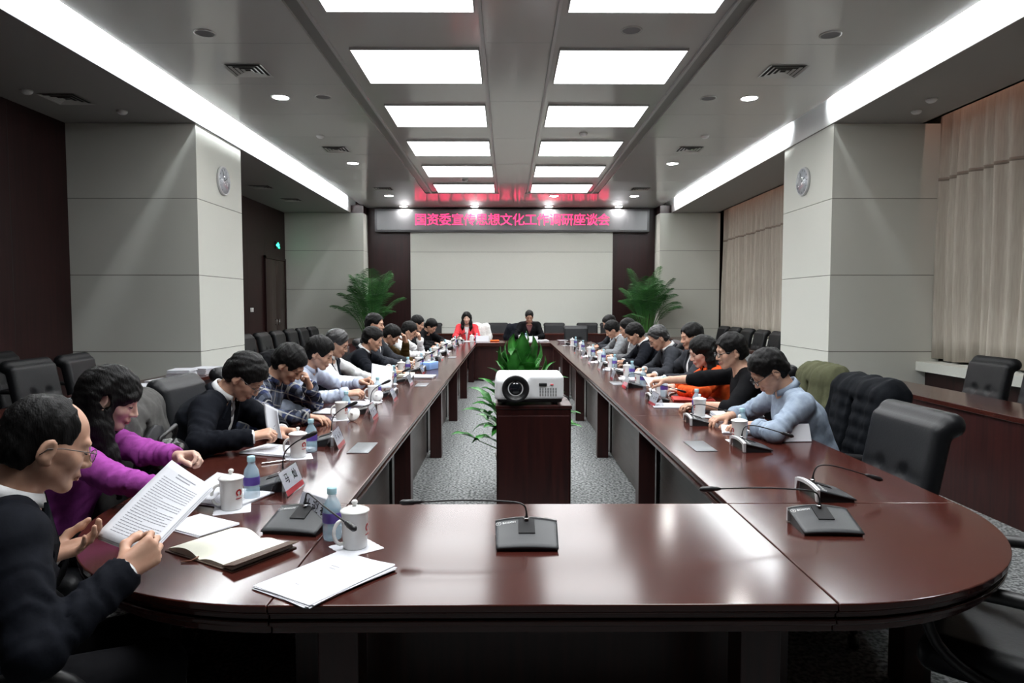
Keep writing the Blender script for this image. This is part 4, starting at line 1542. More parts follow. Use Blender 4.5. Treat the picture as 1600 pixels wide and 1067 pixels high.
# ------------------------------------------------------------------ things on the ring table
ZTAB = 0.75
M_PORC = mat('white_porcelain', (.78, .78, .76), .12, .5)
M_LOGO = mat('dark_red_print', (.38, .03, .03), .4, .4)
M_PAPER = mat('white_paper', (.60, .61, .65), .75, .25)
M_CREAM = mat('cream_paper', (.66, .66, .57), .75, .2)
M_INK = mat('black_ink', (.02, .02, .022), .6, .2)
M_GREYINK = mat('grey_print', (.25, .25, .28), .7, .2)
M_REDP = mat('red_print', (.55, .07, .08), .6, .3)
M_ACRY = clear('clear_acrylic', (.95, .955, .97), .12)
M_BOT = mat('blue_clear_plastic', (.50, .72, .84), .1, .5, alpha=.42)
M_CAP = mat('pale_blue_cap', (.38, .62, .70), .35, .5)
M_LABEL = mat('violet_label', (.10, .06, .30), .4, .4)
M_PLATE = mat('grey_brushed_plate', (.16, .17, .18), .35, .5, metal=.4)
M_MIC = mat('dark_grey_mic_top', (.030, .032, .035), .45, .5)
M_BLUEB = mat('light_blue_box', (.25, .42, .78), .6, .3)
M_BROWNL = mat('brown_leatherette', (.075, .045, .032), .55, .4)
M_FOLD = mat('red_folder', (.48, .04, .03), .5, .4)
M_TANF = mat('tan_folder', (.45, .33, .22), .6, .3)
M_GREEN = mat('green_folder_edge', (.02, .16, .10), .5, .4)


def mug_proto(lid=True):
    t = thing('mug', 'x', 'mug', (0, 0, 0))
    prof = [(0, 0), (.034, 0), (.0365, .003), (.0385, .05), (.0410, .104), (.0425, .108), (.0425, .112), (.0395, .112), (.0380, .104), (.0355, .02), (0, .008)]
    MB().lathe(prof, 28).build('cup', M_PORC, t)
    b = MB()
    pth = [(-.038, 0, .088)] + [(-.041 - .026 * math.sin(R(a)), 0, .053 + .037 * math.cos(R(a))) for a in range(15, 171, 15)] + [(-.036, 0, .018)]
    b.tube(pth, .0058, 8)
    b.v = [tuple(RZ(42) @ Vector(q)) for q in b.v]
    b.build('handle', M_PORC, t)
    b = MB()
    n = 26
    for k in range(n):        # thick ring with a small break at the lower side
        a0, a1 = R(-70 + 320 * k / n), R(-70 + 320 * (k + 1) / n)
        q = []
        for (a, r) in ((a0, .0065), (a1, .0065), (a1, .0125), (a0, .0125)):
            th, z = r * math.cos(a) / .0400, .064 + r * math.sin(a)
            q.append((.0402 * math.cos(th), .0402 * math.sin(th), z))
        q += [(p[0] * 1.008, p[1] * 1.008, p[2]) for p in q]
        b.add(q, [(4, 5, 6, 7), (3, 2, 1, 0)] + [(i, (i + 1) % 4, (i + 1) % 4 + 4, i + 4) for i in range(4)])
    for k in range(5):
        th = (-.010 + .005 * k) / .04
        b.box((-.0004, -.0018, .041), (.0006, .0018, .0445), 0, RZ(math.degrees(th)) @ TR(.0395, 0, 0))
    b.build('emblem', M_LOGO, t)
    if lid:
        l = MB().lathe([(0, .111), (.044, .111), (.0452, .113), (.044, .1165), (.034, .121), (.018, .1265), (.007, .128), (0, .128)], 28).build('lid', M_PORC, t)
        MB().lathe([(.006, .127), (.0055, .132), (.0095, .138), (.0095, .143), (.005, .147), (0, .1475)], 16).build('knob', M_PORC, l)
    return t


def bottle_proto():
    t = thing('water_bottle', 'x', 'bottle', (0, 0, 0))
    MB().lathe([(0, .002), (.024, 0), (.030, .006), (.030, .045), (.0285, .050), (.030, .055), (.030, .095), (.026, .115), (.014, .135), (.0125, .142), (.0125, .150), (0, .150)], 24).build('bottle_body', M_BOT, t)
    b = MB().lathe([(.0305, .058), (.0308, .06), (.0308, .088), (.0305, .09)], 24)
    b.build('label', M_LABEL, t)
    MB().lathe([(0, .168), (.014, .167), (.0152, .164), (.0152, .148), (.0145, .146), (0, .146)], 20).build('cap', M_CAP, t)
    return t


def napkin_proto():
    t = thing('paper_napkin', 'x', 'napkin', (0, 0, 0))
    b = MB()
    n = 10
    pts = []
    for s_ in range(4):
        a = R(90 * s_)
        for k in range(n):
            u = -1 + 2 * k / n
            w = .062 + (.0022 if k % 2 else 0)
            p = Vector((w, u * .062, 0))
            pts.append((p.x * math.cos(a) - p.y * math.sin(a), p.x * math.sin(a) + p.y * math.cos(a)))
    b.prism(pts, 0, .0014)
    b.build('sheet', M_PAPER, t)
    return t


def mic_proto(path, white=True):
    """user side is -Y; the silver frame and the neck stand at the rear (+Y)"""
    t = thing('microphone', 'x', 'microphone', (0, 0, 0))
    hw, d = .10, .075
    top = lambda x, v: (.012 + (.050 - .012) * v) + .012 * (1 - (x / hw) ** 2) * (.35 + .65 * v)
    b = MB()

    def fn(u, v):
        x = (u * 2 - 1) * hw * (1 - .05 * (1 - v))
        return (x, -d + 2 * d * v, top(x, v))
    b.grid(fn, 17, 9, thick=(0, 0, -.006))
    b.build('top_plate', M_MIC, t)
    b = MB()
    n = 17
    vs, fs = [], []
    for i in range(n):
        x = (i / (n - 1) * 2 - 1) * hw * .93
        vs += [(x, -d + .008, .0), (x, -d + .008, top(x, .05) - .006), (x, d - .012, top(x, .95) - .006), (x, d - .012, 0)]
    for i in range(n - 1):
        for k in range(4):
            k2 = (k + 1) % 4
            fs.append((i * 4 + k, i * 4 + k2, (i + 1) * 4 + k2, (i + 1) * 4 + k))
    fs += [(3, 2, 1, 0), tuple((n - 1) * 4 + k for k in range(4))]
    b.add(vs, fs, 0, False)
    b.build('base', M_PLASTIC, t)
    b = MB()
    vs, fs = [], []
    for i in range(n):
        x = (i / (n - 1) * 2 - 1) * hw
        z1 = top(x, 1.0) + .001
        z0 = z1 - .015 if abs(x) < hw * .86 else .004
        vs += [(x, d - .008, z0), (x, d - .008, z1), (x, d + .004, z1 - .003), (x, d + .004, z0)]
    fs = [(i * 4 + k, i * 4 + (k + 1) % 4, (i + 1) * 4 + (k + 1) % 4, (i + 1) * 4 + k) for i in range(n - 1) for k in range(4)] + [(3, 2, 1, 0), tuple((n - 1) * 4 + k for k in range(4))]
    b.add(vs, fs, 0, False)
    b.build('rear_frame', M_SILVER, t)
    MB().box((-.026, -.012, 0), (.026, .062, .003), 0, TR(0, 0, .0390) @ RX(17)).build('speaker_grille', mat('mic_grille', (.012, .012, .013), .7, .3), t)
    M = TR(-.066, .045, .0500) @ RY(-8) @ RX(16)
    text_mesh('lettering', '⊕ BOSCH', .013, mat('white_print', (.75, .75, .75), .5, .3), t, M, .0002)
    pth = [Vector(p) for p in path]
    sm = []
    for i in range(len(pth) - 1):
        for u in (0, .25, .5, .75):
            p0, p1, p2, p3 = (pth[max(0, min(len(pth) - 1, i + j))] for j in (-1, 0, 1, 2))
            sm.append(.5 * ((2 * p1) + (p2 - p0) * u + (2 * p0 - 5 * p1 + 4 * p2 - p3) * u * u + (3 * p1 - p0 - 3 * p2 + p3) * u ** 3))
    sm.append(pth[-1])
    rr = [.0075 - .0042 * min(1, i / 3) if i < 4 else .0028 for i in range(len(sm))]
    MB().tube(sm, rr, 8).build('gooseneck', M_PLASTIC, t)
    u = (sm[-1] - sm[-2]).normalized()
    e = sm[-1]
    MB().tube([e - u * .012, e, e + u * .012, e + u * .016, e + u * .05, e + u * .060], [.004, .0075, .0075, .0095, .0098, .005], 12).build('microphone_head', M_PLASTIC, t)
    b = MB().lathe([(.010, 0), (.010, .004), (.008, .005)], 16, 0, TR(0, .05, .062))
    b.build('collar_ring', M_CHROME, t)
    return t


NECK_SIDE = [(0, .05, .055), (0, .052, .085), (-.012, .054, .108), (-.06, .055, .117), (-.2, .055, .122), (-.345, .05, .118)]
NECK_L0 = [(0, .05, .055), (0, .052, .085), (.012, .04, .108), (.05, -.01, .118), (.16, -.135, .119), (.28, -.252, .113)]
NECK_UP = [(0, .05, .055), (.0, .05, .10), (0, .062, .145), (0, .10, .180), (.0, .135, .198)]
NECK_DOWN = [(0, .05, .055), (0, .048, .09), (0, .03, .118), (0, -.02, .120), (0, -.09, .103), (0, -.165, .080)]


def strokes(b, M, n, w, h, rg):
    """small brush-like character made of bars"""
    for k in range(n):
        L = rg.uniform(.35, .9) * w
        a = rg.choice((0, 0, 90, 90, 55, -55))
        x, y = rg.uniform(-.35, .35) * w, rg.uniform(-.38, .38) * h
        b.box((-L / 2, -.0011, -.0002), (L / 2, .0011, .0002), 0, M @ TR(x, y, 0) @ RZ(a + rg.uniform(-8, 8)))


def card_proto(txt=None, seed=0, blank=False):
    t = thing('name_card', 'x', 'name card', (0, 0, 0))
    W_, Hh, Dp = .20, .098, .038
    ang = math.degrees(math.atan2(Dp, Hh))
    rg = random.Random(seed)
    for s_ in (1, -1):
        M0 = RZ(0 if s_ == 1 else 180) @ TR(0, -Dp, 0) @ RX(90 - ang)       # panel frame: x along the ridge, y up the slope, +z outward
        Ls = math.hypot(Hh, Dp)
        if not blank:
            MB().box((-W_ / 2, 0, 0), (W_ / 2, Ls, .0022), 0, M0).build('holder', M_ACRY, t)
        if s_ < 0 and not blank:
            continue
        c = MB()
        c.box((-W_ / 2 + .004, .004, -.0014), (W_ / 2 - .004, Ls - .004, -.0006), 0, M0)
        if not blank:
            c.box((-W_ / 2 + .004, .004, -.0006), (W_ / 2 - .004, .026, -.0003), 1, M0)
        o = c.build('card', [M_PAPER, M_REDP], t)
        if blank:
            continue
        if txt:
            for i, ch in enumerate(txt):
                x = (i - (len(txt) - 1) / 2) * (.052 if len(txt) > 2 else .085)
                text_mesh('character', ch, .044, M_INK, o, M0 @ TR(x, .064, -.0003), .0003, .0006)
        else:
            b = MB()
            for i in range(3):
                strokes(b, M0 @ TR((i - 1) * .05, .064, -.0004), 6, .03, .032, rg)
            b.build('lettering', M_INK, o)
    return t


def sheet_lines(b, w, h, rg, z, x0=.022, n=22, title=True):
    y = h / 2 - .035
    if title:
        for k in range(2):
            L = rg.uniform(.3, .5) * w
            b.box((-L / 2, y, z), (L / 2, y + .0035, z + .0003))
            y -= .011
        y -= .014
    for k in range(n):
        if y < -h / 2 + .02:
            break
        x = -w / 2 + x0
        end = w / 2 - x0 if rg.random() > .2 else rg.uniform(-.02, w / 2 - x0)
        while x < end:
            L = min(rg.uniform(.006, .03), end - x)
            b.box((x, y, z), (x + L, y + .0024, z + .0003))
            x += L + .0025
        y -= .0092


def papers(label, x, y, rz, n=4, w=.21, h=.297, th=.0022, z=ZTAB, text='few', fan=3, seed=0, m=None, name='paper_stack', group=None, curl=0.0, cat='papers'):
    t = thing(name, label, cat, (x, y, z), R(rz), group)
    rg = random.Random(seed)
    for k in range(n):
        b = MB()
        a = rg.uniform(-fan, fan) if k < n - 1 else 0
        dx, dy = (rg.uniform(-.006, .006), rg.uniform(-.006, .006)) if k < n - 1 else (0, 0)
        M = TR(dx, dy, k * th) @ RZ(a)

        def fn(u, v, M=M):
            q = curl * max(0, (u - .55) / .45) ** 2 * (.4 + .6 * v) + curl * .35 * math.sin(u * 3.1) * .3
            p = M @ Vector(((u - .5) * w, (v - .5) * h, q))
            return p[:]
        b.grid(fn, 9, 9, smooth=False, thick=(0, 0, th * .92))
        o = b.build('sheet', (m or M_PAPER), t)
        if k == n - 1 and text:
            b = MB()
            if text == 'few':
                for (yy, L) in ((.055, .090), (.040, .075), (-.085, .055)):
                    xx = -L / 2
                    while xx < L / 2:
                        b.box((xx, yy, n * th), (xx + .0045, yy + .0045, n * th + .0003))
                        xx += .0062
                b.box((.02, .110, n * th), (.085, .112, n * th + .0003))
            else:
                sheet_lines(b, w, h, rg, n * th)
            b.build('printed_text', M_GREYINK, o)
    return t


def held_sheet(label, corners, seed=0, bend=.01, back=True, m=None, lines=True, name='paper_sheet', n=1):
    """corners in world space: bottom-left, bottom-right, top-right, top-left as the reader sees them"""
    c = [Vector(p) for p in corners]
    o0 = (c[0] + c[1] + c[2] + c[3]) / 4
    t = thing(name, label, 'paper', o0[:])
    ex, ey = (c[1] - c[0]), (c[3] - c[0])
    nn = ex.cross(ey).normalized()

    def P(u, v, off=0.0):
        p = (c[0] * (1 - u) + c[1] * u) * (1 - v) + (c[3] * (1 - u) + c[2] * u) * v
        return p - o0 + nn * (off - bend * math.sin(math.pi * u) * (1 - .4 * v) - bend * .8 * v * v)
    for k in range(n):
        b = MB().grid(lambda u, v, k=k: P(min(1.06, u + .02 * k) if k else u, v - .012 * k, -.003 * k)[:], 10, 12, thick=(-nn * .0012)[:])
        o = b.build('sheet', m or M_PAPER, t)
        if k == 0 and lines:
            b = MB()
            rg = random.Random(seed)
            v = .90

            def bar(u0, u1, vv, hh):
                q = [P(u0, vv, .0006), P(u1, vv, .0006), P(u1, vv + hh, .0006), P(u0, vv + hh, .0006)]
                q2 = [p - nn * .0003 for p in q]
                b.add([p[:] for p in q + q2], [(0, 1, 2, 3), (7, 6, 5, 4), (0, 4, 5, 1), (1, 5, 6, 2), (2, 6, 7, 3), (3, 7, 4, 0)])
            for hh in range(2):
                u = .30
                while u < .70 - .08 * hh:
                    bar(u, u + .024, v, .013)
                    u += .030
                v -= .036
            v -= .02
            while v > .09:
                u = .12
                end = .88 if rg.random() > .18 else rg.uniform(.4, .8)
                while u < end:
                    L = rg.uniform(.02, .09)
                    bar(u, min(u + L, end), v, .0068)
                    u += L + .010
                v -= .031
            b.build('printed_text', M_GREYINK, o)
    return t


protos = {}


def put(kind, make, x, y, rz, label, group, z=ZTAB):
    if kind not in protos:
        protos[kind] = o = make()
        o.location = (x, y, z)
        o.rotation_euler = (0, 0, R(rz))
        o['label'] = label
        o['group'] = group
        return o
    return dup(protos[kind], (x, y, z), R(rz), label, group)


GM, GB, GN, GX, GC = 'white mugs on the ring table', 'water bottles on the ring table', 'napkins under the mugs', 'microphones on the ring table', 'name cards on the ring table'


def setting(who, mug, mugrz, bot=None, lid=True, mic=None, micrz=-90, neck='up', card=None, cardrz=90, txt=None, nap=True):
    w = WHO[who] if who in WHO else who
    if mug:
        put('mug' if lid else 'mug_open', lambda: mug_proto(lid), mug[0], mug[1], mugrz - 28 if mugrz < 100 else mugrz + 32, ('white lidded mug before the %s' if lid else 'white mug without its lid before the %s') % w, GM, ZTAB + (.0015 if nap else 0))
        if nap:
            put('napkin', napkin_proto, mug[0] + .004, mug[1] - .004, mugrz + 20, 'white paper napkin under the mug of the %s' % w, GN)
    if bot:
        put('bottle', bottle_proto, bot[0], bot[1], mugrz, 'small blue capped water bottle before the %s' % w, GB)
    if mic:
        put('mic_' + neck, lambda: mic_proto({'up': NECK_UP, 'down': NECK_DOWN}[neck]), mic[0], mic[1], micrz, 'black desk microphone with silver rear edge before the %s' % w, GX)
    if card:
        k = 'card_' + (txt or 'x')
        put(k, lambda: card_proto(txt, 5), card[0], card[1], cardrz, 'clear stand with name card before the %s' % w, GC)


# --- the corner place and the two places beside it
setting('bald', (-.471, 2.075), 20, (-.56, 2.15), card=(-.645, 2.30), cardrz=-41, txt='叶迎春')
setting('purple', (-1.012, 2.474), 0, (-.985, 2.60), mic=(-.975, 2.78), micrz=-83, card=(-.885, 2.715), cardrz=88, txt='马灿')
setting('parted', (-1.028, 3.324), 0, (-1.0, 3.45), mic=(-1.0, 3.66), micrz=-88, card=(-.905, 3.56), cardrz=94)
setting('plaid', (-1.081, 4.425), 0, (-1.08, 4.55), lid=False, mic=(-1.0, 4.72), card=(-.895, 4.44), cardrz=92)
setting('bluefar', (-1.052, 5.317), 0, (-1.04, 5.44), lid=False, mic=(-.99, 5.58), card=(-.90, 5.27), cardrz=92)
setting('vest', (-1.106, 6.388), 0, (-1.09, 6.50), mic=(-1.0, 6.62), card=(-.92, 6.30), cardrz=90)
setting('arms', (-1.155, 7.40), 0, (-1.10, 7.52), mic=(-1.0, 7.62), card=(-.93, 7.28), cardrz=90)
setting('upright', (-1.05, 8.02), 0, (-1.03, 8.14), mic=(-.98, 8.34), card=(-.90, 8.30), cardrz=92)
setting('brownj', (-1.04, 8.90), 0, (-1.02, 9.02), mic=(-.99, 9.20), card=(-.90, 9.05), cardrz=90)
setting('whites', (-1.05, 9.90), 0, (-1.03, 10.02), mic=(-.97, 10.2), card=(-.90, 10.05), cardrz=90)
setting('darkb', (-1.05, 11.15), 0, (-1.03, 11.27), mic=(-.97, 11.4), card=(-.90, 11.3), cardrz=90)
setting('farleft', (-.98, 12.35), 0, (-.96, 12.47), mic=(-.95, 12.65), card=(-.88, 12.4), cardrz=80)
setting('redw', (-.72, 13.75), 90, (-.62, 13.78), mic=(-.95, 13.62), micrz=170, neck='down')
setting('darkm', (.26, 13.72), 90, (.37, 13.78))
setting('chamb', (1.264, 3.684), 160, (1.315, 3.79), mic=(1.265, 3.50), micrz=92, neck='down')
setting('blackt', (1.287, 4.537), 160, (1.30, 4.66), mic=(1.205, 4.25), micrz=88, neck='down', card=(1.10, 5.02), cardrz=-88)
setting('orange', (1.26, 5.62), 170, (1.27, 5.50), mic=(1.17, 5.28), micrz=90, neck='down', card=(1.07, 6.05), cardrz=-90)
setting('behind', (1.22, 6.30), 170, (1.24, 6.20), mic=(1.14, 6.16), micrz=92, neck='down', card=(1.06, 6.72), cardrz=-92)
setting('greyh', (1.24, 7.05), 170, (1.28, 6.98), mic=(1.20, 7.32), micrz=90, neck='down', card=(1.06, 7.66), cardrz=-90)
setting('navyr', (1.22, 8.02), 170, (1.25, 7.93), mic=(1.19, 8.28), micrz=90, neck='down', card=(1.05, 8.5), cardrz=-90)
setting('glassr', (1.22, 8.95), 170, (1.25, 8.85), mic=(1.18, 9.2), micrz=90, neck='down', card=(1.05, 9.35), cardrz=-90)
setting('paleg', (1.20, 9.95), 170, (1.24, 9.86), mic=(1.18, 10.2), micrz=90, neck='down', card=(1.05, 10.3), cardrz=-90)
setting('lastr', (1.20, 11.1), 170, (1.22, 11.0), mic=(1.16, 11.35), micrz=90, neck='down')
setting('empty chair at the far corner', (1.17, 12.3), 170, (1.22, 12.2), mic=(1.13, 12.6), micrz=90, neck='down')

put('mic_side', lambda: mic_proto(NECK_SIDE), .06, 2.105, 0, 'black desk microphone alone at the middle of the near table, its neck bent sideways', GX)
put('mic_side', None, 1.06, 2.235, -3, 'black desk microphone on the near rounded corner, its neck crossing a table joint', GX)
put('mic_l0', lambda: mic_proto(NECK_L0), -.70, 2.255, -10, 'black desk microphone beside the open notebook', GX)
put('mic_down', None, 1.245, 2.63, 90, 'black desk microphone before the empty chair beside the puffer jacket', GX)

for i, (x, y) in enumerate(((-.755, 3.53), (1.015, 3.56), (-.795, 6.31), (1.035, 6.42), (-.78, 9.6), (1.03, 12.3))):
    lab = ('grey cable plate in the table beside the card of the man with the grey tie', 'grey cable plate set in the table before the man in the grey blue shirt', 'grey cable plate set in the table before the man in the dark vest',
           'grey cable plate set in the table before the man leaning back', 'grey cable plate set in the table before the man with a fist to his mouth', 'grey cable plate set in the table at the far corner, by the empty chair')[i]
    t = thing('cable_plate', lab, 'table plate', (x, y, ZTAB), 0, 'cable plates in the table')
    MB().rbox((-.055, -.13, 0), (.055, .13, .004), .0015).build('frame', M_PLATE, t)
    MB().rbox((-.046, -.12, .0035), (.046, .12, .0055), .001).build('flap', M_PLATE, t)

# --- papers, books, folders
papers('fanned stack of white printed sheets at the near table edge below the mug', -.495, 1.835, -34, 6, .222, .305, .0013, text='few', fan=4.5, seed=3, curl=.004)
held_sheet('printed sheet held in both hands by the balding man', [(-1.13, 1.85, .868), (-.935, 1.755, .855), (-.886, 2.02, .962), (-1.03, 2.07, 1.030)], 4, .010, n=3)
held_sheet('small white sheet pinched by the woman in purple', [(-1.18, 2.47, .80), (-1.06, 2.42, .80), (-1.02, 2.60, .845), (-1.13, 2.63, .85)], 5, .004, lines=False)
papers('white sheets lying under the arms of the woman in purple', -1.10, 2.62, 70, 4, seed=6, text='lines')
papers('thin white booklet on the table corner under the held sheet', -1.04, 2.28, 60, 3, .15, .21, seed=7, text=None)
papers('white sheets before the man with the grey tie', -1.17, 3.45, 70, 5, seed=8, text='lines')
held_sheet('grey shaded sheet lifted before the tie of the man in the dark suit', [(-1.28, 3.62, .80), (-1.17, 3.52, .80), (-1.26, 3.68, .93), (-1.37, 3.78, .955)], 9, .02, lines=False)
papers('white sheets under the forearm of the man in plaid', -1.17, 4.72, 80, 4, seed=10, text='lines')
held_sheet('large white sheet held up by the man in pale blue', [(-1.13, 5.62, .82), (-.95, 5.55, .82), (-.98, 5.80, .98), (-1.17, 5.86, 1.00)], 11, .015, lines=False)
papers('white sheets on the table before the man in pale blue', -1.12, 5.10, 80, 4, seed=12, text='lines')
papers('thick white open booklet lying across the table before the man in the dark vest', -.90, 6.95, 85, 5, .21, .30, .004, seed=13, text=None, curl=.004)
papers('open cream book before the man with folded forearms', -1.10, 6.95 + .14, 95, 6, .20, .26, .004, seed=14, text=None, m=M_CREAM, curl=.012, name='open_book', cat='book')
papers('tan folder with sheets before the man in the brown jacket', -1.15, 8.20, 85, 4, .23, .31, .004, seed=15, text=None, m=M_TANF, name='folder', cat='folder')
papers('white sheets before the man with a fist to his mouth', -1.06, 9.55, 85, 5, seed=16, text=None)
papers('white sheets before the man in the black coat', -1.05, 10.75, 85, 5, seed=17, text=None)
held_sheet('sheet read by the man bent low over the table end', [(-1.12, 12.05, .80), (-1.0, 11.9, .80), (-.98, 12.1, .86), (-1.1, 12.22, .87)], 18, .01, lines=False)
papers('pink edged white sheets before the woman in coral red', -.86, 13.65, 0, 3, seed=19, text=None)
papers('white sheets piled before the man at the far table', .70, 13.70, 8, 6, .21, .297, .004, seed=20, text=None, curl=.01)
papers('white sheets under the hands of the man in the grey blue shirt', 1.42, 3.98, 75, 5, seed=21, text='lines', curl=.006)
papers('thick stack of white documents beside the elbow of the man in the black top', 1.50, 4.42, 85, 6, .21, .297, .006, seed=22, text=None)
papers('thick stack of white documents in front of the man in the black top', 1.48, 4.80, 80, 6, .21, .297, .006, seed=23, text=None)
papers('white sheets between the hands of the man in the black top', 1.22, 4.98, 80, 4, seed=24, text='lines')
papers('red folder lying before the woman in orange', 1.45, 5.30, 82, 3, .23, .31, .005, seed=25, text=None, m=M_FOLD, name='folder', cat='folder')
papers('stack of white documents before the woman in orange', 1.36, 5.72, 85, 6, .21, .297, .005, seed=26, text=None)
held_sheet('pinkish sheet curling up under the reaching hand', [(1.22, 5.86, .79), (1.42, 5.84, .79), (1.40, 6.02, .90), (1.20, 6.04, .89)], 27, .04, lines=False)
papers('white sheets before the grey haired man in charcoal', 1.26, 6.78, 85, 4, seed=28, text='lines')
papers('white sheets before the man in navy', 1.24, 7.72, 85, 4, seed=29, text=None)
papers('white sheets before the man in the grey jacket', 1.22, 8.70, 85, 4, seed=30, text=None)
papers('white sheets before the man in the pale grey jacket', 1.2, 9.65, 85, 4, seed=31, text=None)
for i, (x, y, r, n, lab) in enumerate(((-3.32, 6.15, 8, 3, 'thin white document on the door side desk, closest to the woman in purple'), (-3.30, 6.55, -4, 4, 'blue white document in the middle of the door side desk'),
                                       (-3.34, 7.0, 10, 12, 'tall stack of white documents on the door side desk'), (-3.30, 7.42, -6, 9, 'second stack of white documents near the pillar on the door side desk'))):
    papers(lab, x, y, r, n, .21, .297, .007, seed=40 + i, text=None)

# open notebook with a brown flap
nb = thing('notebook', 'open cream notebook with brown cover flap beside the balding man', 'notebook', (-.845, 2.055, ZTAB), R(-32))
for s_ in (-1, 1):
    def pg(u, v, s_=s_):
        x = u * .150
        return (s_ * x, (v - .5) * .215, .004 + .014 * math.sin(min(1, u * 2.2) * math.pi / 2) * (1 - .55 * u) + (.010 * math.sin(math.pi * u) if s_ < 0 else 0))
    b = MB()
    nu, nv = 12, 4
    vs = [pg(i / (nu - 1), j / (nv - 1)) for i in range(nu) for j in range(nv)]
    lo = [(p[0], p[1], .003) for p in vs]
    fs = [(i * nv + j, (i + 1) * nv + j, (i + 1) * nv + j + 1, i * nv + j + 1) for i in range(nu - 1) for j in range(nv - 1)]
    n0 = len(vs)
    ring = [i * nv for i in range(nu)] + [(nu - 1) * nv + j for j in range(1, nv)] + [i * nv + nv - 1 for i in range(nu - 2, -1, -1)] + [j for j in range(nv - 2, 0, -1)]
    b.add(vs + lo, fs + [tuple(i + n0 for i in reversed(f)) for f in fs] + [(b_, a_, a_ + n0, b_ + n0) for a_, b_ in zip(ring, ring[1:] + ring[:1])], 0, False)
    b.build('page_block', M_CREAM, nb)
MB().rbox((-.160, -.115, 0), (.160, .115, .004), .0015).build('cover', M_BROWNL, nb)
MB().rbox((-.026, -.116, -.002), (.030, .116, .002), .0015, 0, TR(.142, 0, .017) @ RY(-12)).build('cover_flap', M_BROWNL, nb)
MB().tube([(-.005, -.105, .012), (-.008, -.125, .006), (-.03, -.145, .003)], [.002, .002, .002], 6).build('ribbon', mat('ribbon_brown', (.25, .12, .08), .6, .3), nb)

# pen, lids, tissue box, small things
pen = thing('pen', 'silver pen lying beside the napkin of the man with the grey tie', 'pen', (-1.10, 3.20, ZTAB + .005), R(35))
MB().tube([(-.065, 0, 0), (-.06, 0, 0), (.05, 0, 0), (.062, 0, 0), (.07, 0, 0)], [.003, .0045, .0045, .003, .001], 10).build('barrel', M_CHROME, pen)
MB().box((-.06, -.001, .0045), (-.02, .001, .006)).build('clip', M_PLASTIC, pen)
for (x, y, lab, tilt) in ((-.99, 4.36, 'white mug lid leaning on the open mug of the man in plaid', 62), (-1.0, 5.24, 'white mug lid leaning on the open mug of the man in pale blue', 66)):
    o = thing('mug_cover', lab, 'mug lid', (x, y, ZTAB + .042), 0, 'loose mug lids')
    M = RZ(-25) @ RX(tilt) @ TR(0, 0, -.117)
    l = MB().lathe([(0, .111), (.044, .111), (.0452, .113), (.044, .1165), (.034, .121), (.018, .1265), (.007, .128), (0, .128)], 28, 0, M).build('lid', M_PORC, o)
    MB().lathe([(.006, .127), (.0055, .132), (.0095, .138), (.0095, .143), (.005, .147), (0, .1475)], 16, 0, M).build('knob', M_PORC, l)
tb = thing('tissue_box', 'light blue tissue box on the table near the man with folded forearms', 'tissue box', (-.90, 7.84, ZTAB), R(70))
MB().rbox((-.115, -.06, 0), (.115, .06, .085), .004).build('box', M_BLUEB, tb)
MB().box((-.05, -.018, .085), (.05, .018, .0856)).build('slot', M_PAPER, tb)
MB().grid(lambda u, v: ((u - .5) * .06, .012 * math.sin(u * 9), .085 + .035 * v * (1 - abs(u - .5))), 8, 4, thick=(0, .002, 0)).build('tissue', M_PAPER, tb)
ot = thing('tray', 'white folded paper tray on the far corner of the table', 'tray', (1.06, 13.15, ZTAB), R(12))
b = MB()
for k in range(4):
    M = RZ(90 * k)
    b.add([M @ Vector(p) for p in ((.055, -.055, 0), (.055, .055, 0), (.09, .09, .055), (.09, -.09, .055), (.051, -.051, 0), (.051, .051, 0), (.086, .086, .055), (.086, -.086, .055))],
          [(0, 1, 2, 3), (7, 6, 5, 4), (3, 2, 6, 7), (0, 4, 5, 1), (1, 5, 6, 2), (0, 3, 7, 4)])
b.box((-.055, -.055, 0), (.055, .055, .004))
b.build('folded_sides', M_PAPER, ot)
MB().box((-.05, -.05, .004), (.05, .05, .02)).build('contents', M_PLATE, ot)
for (x, y, r, lab) in ((-.50, 13.62, 0, 'blank white name card before the woman in coral red'), (.47, 13.45, 0, 'blank white name card behind the plant, before the man at the far table'),
                       (1.53, 3.70, 4, 'blank pale name card behind the water bottle of the man in grey blue')):
    k = put('card_blank', lambda: card_proto(None, 0, True), x, y, r, lab, GC)
    if x < 0 or x < 1:
        k.scale = (1.3, 1.1, 1.25)
    else:
        k.scale = (1.3, 1, 1.0)
og = thing('pouch', 'small orange pouch on the far table near the woman in coral red', 'pouch', (-.26, 13.75, ZTAB), R(10))
MB().rbox((-.09, -.05, 0), (.09, .05, .03), .012).build('body', mat('orange_cloth', (.75, .12, .02), .7, .2), og)
MB().rbox((-.088, -.004, .026), (.088, .004, .033), .002).build('zipper', M_PLASTIC, og)

